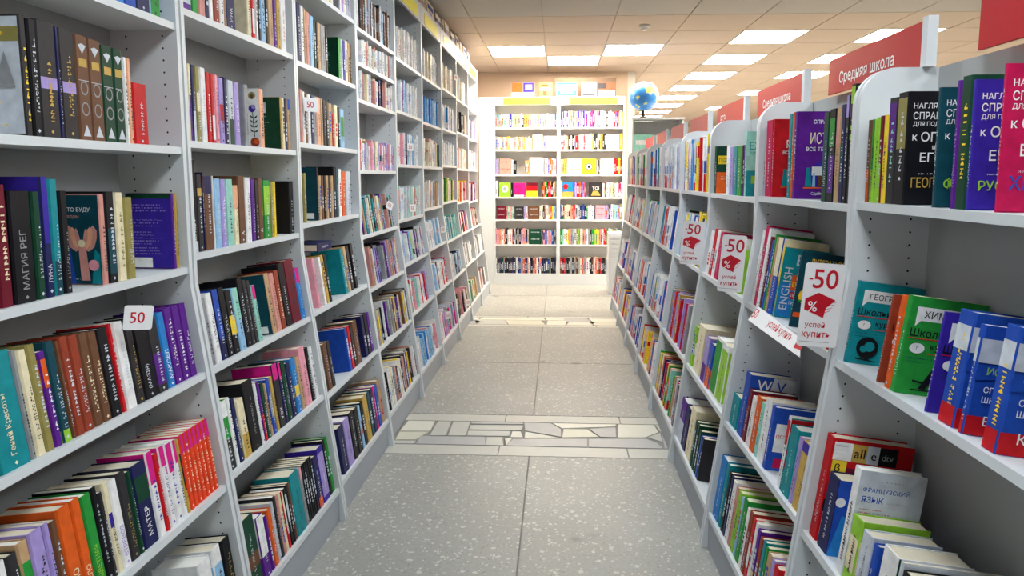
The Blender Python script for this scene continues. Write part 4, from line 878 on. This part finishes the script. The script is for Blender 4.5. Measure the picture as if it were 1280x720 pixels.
# ------------------------------------------------------------------ discount cards
def rrect(w_, h_, r_, n=4):
    P = []
    for cx_, cy_, a0 in ((w_ - r_, h_ - r_, 0), (r_, h_ - r_, 90), (r_, r_, 180), (w_ - r_, r_, 270)):
        for i in range(n + 1):
            a = R(a0 + 90 * i / n); P.append((cx_ + r_ * math.cos(a), cy_ + r_ * math.sin(a)))
    return P
def discount_card(p0, dx, dy, w_, h_, label):
    dx, dy = Vector(dx).normalized(), Vector(dy).normalized(); nz = dx.cross(dy)
    m4 = Matrix((dx, dy, nz)).transposed().to_4x4(); m4.translation = Vector(p0)
    mb = MB(); mb.prism(rrect(w_, h_, .008), -.0008, .0008, lambda p, h: (p[0], p[1], h))
    o = mb.build('discount_card', 'card', None, m4); e = .0012
    k = w_ / .1
    text_obj('discount_number', '-', 'printred', o, Vector((.012 * k, h_ * .80, e)), (1, 0, 0), (0, 1, 0), .004)
    text_obj('discount_number', '50', 'printred', o, Vector((.022 * k, h_ * .70, e)), (1, 0, 0), (0, 1, 0), h_ * .23, w_ * .72)
    mb = MB(); mb.face([(w_ * x, h_ * y, e) for x, y in ((.08, .57), (.40, .65), (.84, .57), (.62, .47), (.58, .35), (.08, .44))]); mb.build('red_box_emblem', 'printred', o)
    text_obj('percent_sign', '%', 'card', o, Vector((w_ * .16, h_ * .42, e * 1.5)), (1, 0, 0), (0, 1, 0), h_ * .125, w_ * .36)
    for i in range(4):
        y = h_ * (.52 - .035 * i); x = w_ * (.6 - .0 * i)
        mb = MB(); mb.face([(x, y - .0006, e), (w_ * (.86 - .04 * i), y + .006, e), (w_ * (.86 - .04 * i), y + .0072, e), (x, y + .0006, e)]); mb.build('speed_line', 'printred', o)
    text_obj('caption', 'успей', 'printred', o, Vector((w_ * .14, h_ * .215, e)), (1, 0, 0), (0, 1, 0), h_ * .085, w_ * .6)
    text_obj('caption', 'купить', 'printred', o, Vector((w_ * .1, h_ * .09, e)), (1, 0, 0), (0, 1, 0), h_ * .085, w_ * .7)
    mb = MB(); mb.face([(w_ * .05, h_ * .055, e), (w_ * .8, h_ * .055, e), (w_ * .8, h_ * .06, e), (w_ * .05, h_ * .06, e)]); mb.build('rule_line', 'printgrey', o)
    tag(o, label, 'discount card', 'minus fifty percent cards on the right shelves')
    return o
for (yy, w_, lab) in ((1.72, .1, 'large white minus 50 percent card nearest the viewer on the right shelves'), (2.53, .09, 'white minus 50 percent card, second from the viewer, partly behind upright books'),
                      (3.32, .11, 'white minus 50 percent card, third and smallest looking on the right shelves')):
    up = Vector((.021, 0, .208)); a = hit(990, 428, 1, 1.72)
    p0 = Vector((a.x - (.01 if yy > 2 else 0), yy - .03, a.z))
    discount_card(p0, (1, .05, -.05), up, w_, .209, lab)
# paper strip hung along the edge of the second shelf
P = [hit(*q, 0, x_) for q, x_ in (((948, 383), .665), ((1004, 425), .665), ((1000, 447), .635), ((935, 400), .635))]
o_ = P[3]; dx = (P[2] - P[3]).normalized(); n_ = dx.cross(P[0] - P[3]).normalized(); dy = n_.cross(dx)
m4 = Matrix((dx, dy, n_)).transposed().to_4x4(); m4.translation = o_
mi = m4.inverted(); Q = [mi @ p for p in P]
mb = MB(); mb.prism([(q.x, q.y) for q in (Q[3], Q[2], Q[1], Q[0])], -.0006, .0006, lambda p, h: (p[0], p[1], h))
o = mb.build('discount_strip', 'card', None, m4)
wst = (P[2] - P[3]).length; hst = Q[0].y
text_obj('discount_number', '50', 'printred', o, Vector((Q[0].x * .8, hst * .25, .0009)), (1, 0, 0), (0, 1, 0), hst * .6, wst * .17)
text_obj('caption', 'успей купить', 'printred', o, Vector((wst * .34, hst * .22, .0009)), (1, 0, 0), (0, 1, 0), hst * .58, wst * .5)
mb = MB(); mb.face([(wst * .86, hst * .2, .0009), (wst * .96, hst * .3, .0009), (wst * .94, hst * .7, .0009), (wst * .85, hst * .6, .0009)]); mb.build('red_box_emblem', 'printred', o)
tag(o, 'white paper discount strip hanging askew below the nearest minus 50 card', 'discount strip')

# small tags slipped among the books
def price_tag(px, py, w_, h_, x_, y_, label, ang=0.0, face_y=False):
    """tag centred on the photo pixel at distance y_ along the aisle"""
    c0 = hit(px, py, 1, y_)
    if face_y: dx, dy = Vector((1, 0, 0)), Vector((0, 0, 1))
    else: dx, dy = Vector((.55, .83, 0)), Vector((0, 0, 1))
    Rm = Matrix.Rotation(ang, 3, dx.cross(dy)); dx = Rm @ dx; dy = Rm @ dy
    m4 = Matrix((dx, dy, dx.cross(dy))).transposed().to_4x4(); m4.translation = c0
    mb = MB(); mb.prism([(p[0] - w_ / 2, p[1] - h_ / 2) for p in rrect(w_, h_, .006)], -.0005, .0005, lambda p, h: (p[0], p[1], h))
    o = mb.build('price_tag', 'card', None, m4)
    text_obj('discount_number', '50', 'printred', o, Vector((-w_ * .3, -h_ * .22, .0008)), (1, 0, 0), (0, 1, 0), h_ * .45, w_ * .66)
    tag(o, label, 'price tag', 'small red 50 tags on the left shelves')
def tagY(px, z): return yat('L', z, -.004, px)
TAGS = [(173, 397, .066, .058, .849, .15, 'white tag with red 50 over dark books beside purple ones, nearest left bookcase'),
        (389, 131, .07, .055, 1.533, 0, 'white tag with red 50 on leaning paperbacks, third left bookcase'),
        (487, 257, .05, .045, 1.096, .5, 'tilted white 50 tag beside a dark teal book, fourth left bookcase'),
        (513, 184, .055, .05, 1.477, 0, 'white 50 tag on the shelf above pale books, fifth left bookcase'),
        (516, 260, .06, .05, 1.126, 0, 'white 50 tag low on pale books, fifth left bookcase'),
        (554, 287, .055, .05, .86, 0, 'white 50 tag on white books, sixth left bookcase'),
        (560, 394, .06, .06, .15, 0, 'white 50 tag on lilac book on bottom shelf, sixth left bookcase'),
        (585, 378, .06, .06, .15, 0, 'white 50 tag on bottom shelf, seventh left bookcase'),
        (570, 97, .06, .05, 2.15, 0, 'white 50 tag on the highest shelf, seventh left bookcase'),
        (587, 309, .06, .05, .847, 0, 'white 50 tag on grey books, eighth left bookcase')]
for px, py, w_, h_, z, a, lab in TAGS: price_tag(px, py, w_, h_, None, tagY(px, z), lab, -a)

# a navy book lying on top of the row in the third left bookcase
p = hit(405, 306, 1, 2.95)
bm = MB().box(-.055, .055, -.09, .09, 0, .004, lin(PAL['nv'])).box(-.055, .055, -.09, .09, .031, .035, lin(PAL['nv'])).box(.051, .055, -.09, .09, .004, .031, lin(PAL['nv']))
o = bm.build('book', 'print', None, Matrix.Translation((XL(2.95, 1.0) - .085, 2.93, .857 + .222)))
MB().box(-.052, .0505, -.087, .087, .0042, .0308).build('pages', 'paper', o)
dash_obj('spine_title', 'ink_lw', o, Vector((.0556, -.04, .012)), (0, 1, 0), (0, 0, 1), .08, .012)
tag(o, 'navy book lying flat on top of upright books, third left bookcase', 'book', 'books on the fifth shelf of third left bookcase')

# ------------------------------------------------------------------ things standing on top of the bookcases
def gift_book(name, c, w_, h_, x, y, z, facing, label, art, group, tilt=R(6)):
    """a framed picture or large gift book standing face out; facing 'L' looks to +X, 'B' looks to -Y"""
    Rz = Matrix.Rotation(0 if facing == 'L' else -math.pi / 2, 4, 'Z')
    m4 = Matrix.Translation((x, y, z)) @ Rz @ Matrix.Rotation(-tilt, 4, 'Y')
    mb = MB().box(-.022, -.003, -w_ / 2 + .002, w_ / 2 - .002, .002, h_ - .002, lin((236, 230, 215)))
    mb.box(-.003, 0, -w_ / 2, w_ / 2, 0, h_, lin(PAL[c])); mb.box(-.025, -.022, -w_ / 2, w_ / 2, 0, h_, lin(PAL[c]))
    o = mb.build(name, 'print', None, m4)
    for i, (cc, a0, a1, z0, z1) in enumerate(art):
        q = MB(); e = .0006 + .0003 * i
        q.face([(e, (a0 - .5) * w_, z0 * h_), (e, (a1 - .5) * w_, z0 * h_), (e, (a1 - .5) * w_, z1 * h_), (e, (a0 - .5) * w_, z1 * h_)], lin(PAL[cc])); q.build('cover_picture', 'print', o)
    tag(o, label, 'gift book', group)
ZT = 2.40
G = 'gift books standing on top of the end bookcase'
for px0, px1, c, art, lab in ((639, 668, 'gy', [('orr', .03, .5, .35, .97), ('bv', .52, .97, .35, .97), ('li', .6, .9, .5, .85)], 'pale gift book with orange and blue pictures, leftmost on top of the end bookcase'),
                              (674, 690, 'ol', [('br', .3, .6, .1, .4), ('bb', .2, .7, .7, .85), ('cr', .1, .9, .45, .62)], 'narrow pale gift book, second from left on top of the end bookcase'),
                              (695, 722, 'gy', [('bl', .03, .97, .82, .97), ('sb', .05, .95, .08, .42), ('lb', .2, .8, .2, .36)], 'pale and blue gift book in the middle on top of the end bookcase'),
                              (727, 745.5, 'gy', [('dk', .1, .9, .1, .2)], 'plain pale gift book, fourth on top of the end bookcase'),
                              (746.5, 770, 'br', [('dk', .05, .5, .55, .92), ('br', .55, .95, .5, .9), ('lw', .05, .95, .08, .4)], 'dark pictured gift book, rightmost on top of the end bookcase')):
    x0, x1 = hit(px0, 105, 1, BY + .05).x, hit(px1, 105, 1, BY + .05).x
    gift_book('gift_book', c, x1 - x0, .19, (x0 + x1) / 2, BY + .05, ZT + .001, 'B', lab, art, G)
mb = MB().box(-.05, .73, 0, .012, 0, .26); o = mb.build('backing_board', 'board', None, Matrix.Translation((0.0, BY + .2, ZT + .001)))
tag(o, 'tan board leaning behind the gift books on the end bookcase', 'board')
G = 'books and boxed sets standing on top of the left bookcases'
cols = ['lb', 'dk', 'tn', 'wh', 'bk', 'tn', 'cr', 'br', 'gy', 'tn', 'dk', 'cr', 'tn', 'wh', 'br', 'tn']
y = 4.05
for i in range(15):
    wd = random.choice([.2, .26, .3, .22]); hh = random.uniform(.13, .155); c = cols[i]; yc = y + wd / 2
    if i in (1, 4, 8): wd = .09
    gift_book('gift_book', c, wd - .015, hh, XL(yc, 2.6) - .03, y + wd / 2, LTOP + .001, 'L',
              '%s boxed book standing on top of the left bookcases, %s one from the viewer' % (CNAME[c], WORDS[i]),
              [('wh' if c not in ('wh', 'cr') else 'bl', .1, .9, .55, .85), ('li', .2, .7, .15, .45)], G, R(4))
    y += wd + .03

# ------------------------------------------------------------------ tall cabinet with the globe, beyond the right-hand run
cx0, cx1, cy0, cy1, ctop = .80, 1.36, 7.62, 7.92, 2.04
t = empty('bookcase', (cx0, cy0, 0))
W_, D_ = cx1 - cx0, cy1 - cy0
MB().box(0, .02, 0, D_, 0, ctop - .021).build('side_panel', 'white', t); MB().box(W_ - .02, W_, 0, D_, 0, ctop - .021).build('side_panel', 'white', t)
MB().box(0.021, W_ - .021, D_ - .01, D_, 0.03, ctop - .021).build('back_panel', 'bright', t)
MB().box(-.01, W_ + .01, -.01, D_, ctop - .02, ctop).build('top_board', 'white', t)
for z in (.1, .5, .9, 1.3, 1.66): MB().box(.021, W_ - .021, .01, D_ - .011, z - .02, z).build('shelf', 'white', t)
tag(t, 'tall white cabinet of pale green and pink books under the globe', 'bookcase')
for i, (c, x0, x1, h_) in enumerate((('mt', .03, .24, .2), ('wh', .25, .33, .19), ('pk', .34, .52, .17))):
    mb = MB().box(cx0 + x0, cx0 + x1, cy0 + .06, cy0 + .09, 1.661, 1.66 + h_, lin(PAL[c])); mb.box(cx0 + x0 + .02, cx0 + x1 - .02, cy0 + .0594, cy0 + .06, 1.66 + h_ * .45, 1.66 + h_ * .7, lin(PAL['wh']))
    o = mb.build('book', 'print'); tag(o, '%s book face out on the top shelf of the cabinet under the globe' % CNAME[c], 'book', 'books under the globe')
gl = empty('globe', (hit(804, 126, 1, 7.77).x, 7.77, ctop))
def sphere(r_, nu=32, nv=18):
    mb = MB()
    prof = [(max(1e-4, r_ * math.sin(math.pi * i / nv)), -r_ * math.cos(math.pi * i / nv)) for i in range(nv + 1)]
    m_ = lathe(prof, nu); return m_
gm = bpy.data.materials.new('globe_map'); gm.use_nodes = True
nt = gm.node_tree; bs = nt.nodes['Principled BSDF']; bs.inputs['Roughness'].default_value = .3
tc = nt.nodes.new('ShaderNodeTexCoord'); n = nt.nodes.new('ShaderNodeTexNoise'); n.inputs['Scale'].default_value = 9; n.inputs['Detail'].default_value = 5
nt.links.new(tc.outputs['Object'], n.inputs['Vector'])
cr = nt.nodes.new('ShaderNodeValToRGB'); nt.links.new(n.outputs['Fac'], cr.inputs[0])
e = cr.color_ramp.elements; e[0].position = .0; e[0].color = (*lin((24, 84, 176)), 1); e[1].position = .54; e[1].color = (*lin((60, 140, 215)), 1)
for p_, c_ in ((.555, (190, 200, 110)), (.62, (225, 200, 110)), (.70, (200, 130, 70))):
    q = e.new(p_); q.color = (*lin(c_), 1)
nt.links.new(cr.outputs[0], bs.inputs['Base Color']); M['globe'] = gm
GR = .158; gz = .085 + GR
s = sphere(GR).build('globe_ball', 'globe', gl, Matrix.Translation((0, 0, gz)))
for pl in s.data.polygons: pl.use_smooth = True
mb = MB(); n_ = 28; pts = []
for i in range(n_ + 1):
    a = R(-112 + 224 * i / n_ - 25)
    pts.append((a, ))
def arc(r0, r1, w_, a0, a1, n_=28):
    mb = MB()
    for i in range(n_):
        q = [R(a0 + (a1 - a0) * (i + k) / n_) for k in (0, 1)]
        A = [(r0 * math.cos(q[0]), r0 * math.sin(q[0])), (r1 * math.cos(q[0]), r1 * math.sin(q[0])), (r1 * math.cos(q[1]), r1 * math.sin(q[1])), (r0 * math.cos(q[1]), r0 * math.sin(q[1]))]
        mb.prism(A, -w_, w_, lambda p, h: (p[0], h, p[1]))
    return mb
arc(GR + .002, GR + .014, .008, -114, 66).build('meridian_arc', 'card', gl, Matrix.Translation((0, 0, gz)))
lathe([(.085, 0), (.085, .008), (.05, .018), (.02, .028), (.016, .085)], 24).build('globe_base', 'black', gl)
tag(gl, 'blue world globe on a dark base with white meridian arc', 'globe')

# low white unit with slots at the far end of the right-hand run
t = empty('drawer_unit', (.60, 8.05, 0))
MB().box(0, .24, .012, .35, 0, .73).build('drawer_body', 'white', t)
for i in range(5):
    MB().box(.004, .236, 0, .011, .725 - .055 * (i + 1), .725 - .055 * i - .014).build('drawer_front', 'white', t)
MB().box(.004, .236, 0, .011, .02, .435).build('drawer_front', 'white', t)
tag(t, 'low white drawer unit with dark slots before the end bookcase', 'drawer unit')

# ------------------------------------------------------------------ deep shop beyond: shelving against the far wall
for i in range(5):
    x0 = 1.3 + i * 1.5
    t = empty('bookcase', (x0, FARY - .45, 0))
    MB().box(0, 1.4, .3, .4, 0, 2.15).build('back_panel', 'backp', t)
    for a in (0, 1.38): MB().box(a, a + .02, 0, .299, 0, 2.15).build('side_panel', 'white', t)
    for z in (.1, .5, .9, 1.3, 1.7, 2.05): MB().box(.021, 1.379, .01, .299, z - .02, z).build('shelf', 'white', t)
    MB().box(.021, 1.379, 0, .01, 2.06, 2.15).build('header_board', 'signred' if i % 2 == 0 else 'white', t)
    tag(t, 'distant white wall bookcase across the shop, %s from the left' % WORDS[i], 'bookcase', 'distant bookcases on the far wall')
for i in range(5):
    for z in (.9, 1.3, 1.7):
        x = 1.34 + i * 1.5
        while x < 1.3 + i * 1.5 + 1.33:
            wd = random.uniform(.03, .12); c = random.choice('rd orr wh mt pk lb ye wh cr'.split())
            rest.box(x, x + wd - .004, FARY - .42, FARY - .28, z + .001, z + random.uniform(.2, .3), lin(PAL[c])); x += wd
o = rest.build('distant_books', 'print')
o['kind'] = 'stuff'; o['label'] = 'rows of further books crowding the shelves down the aisle'; o['category'] = 'books'
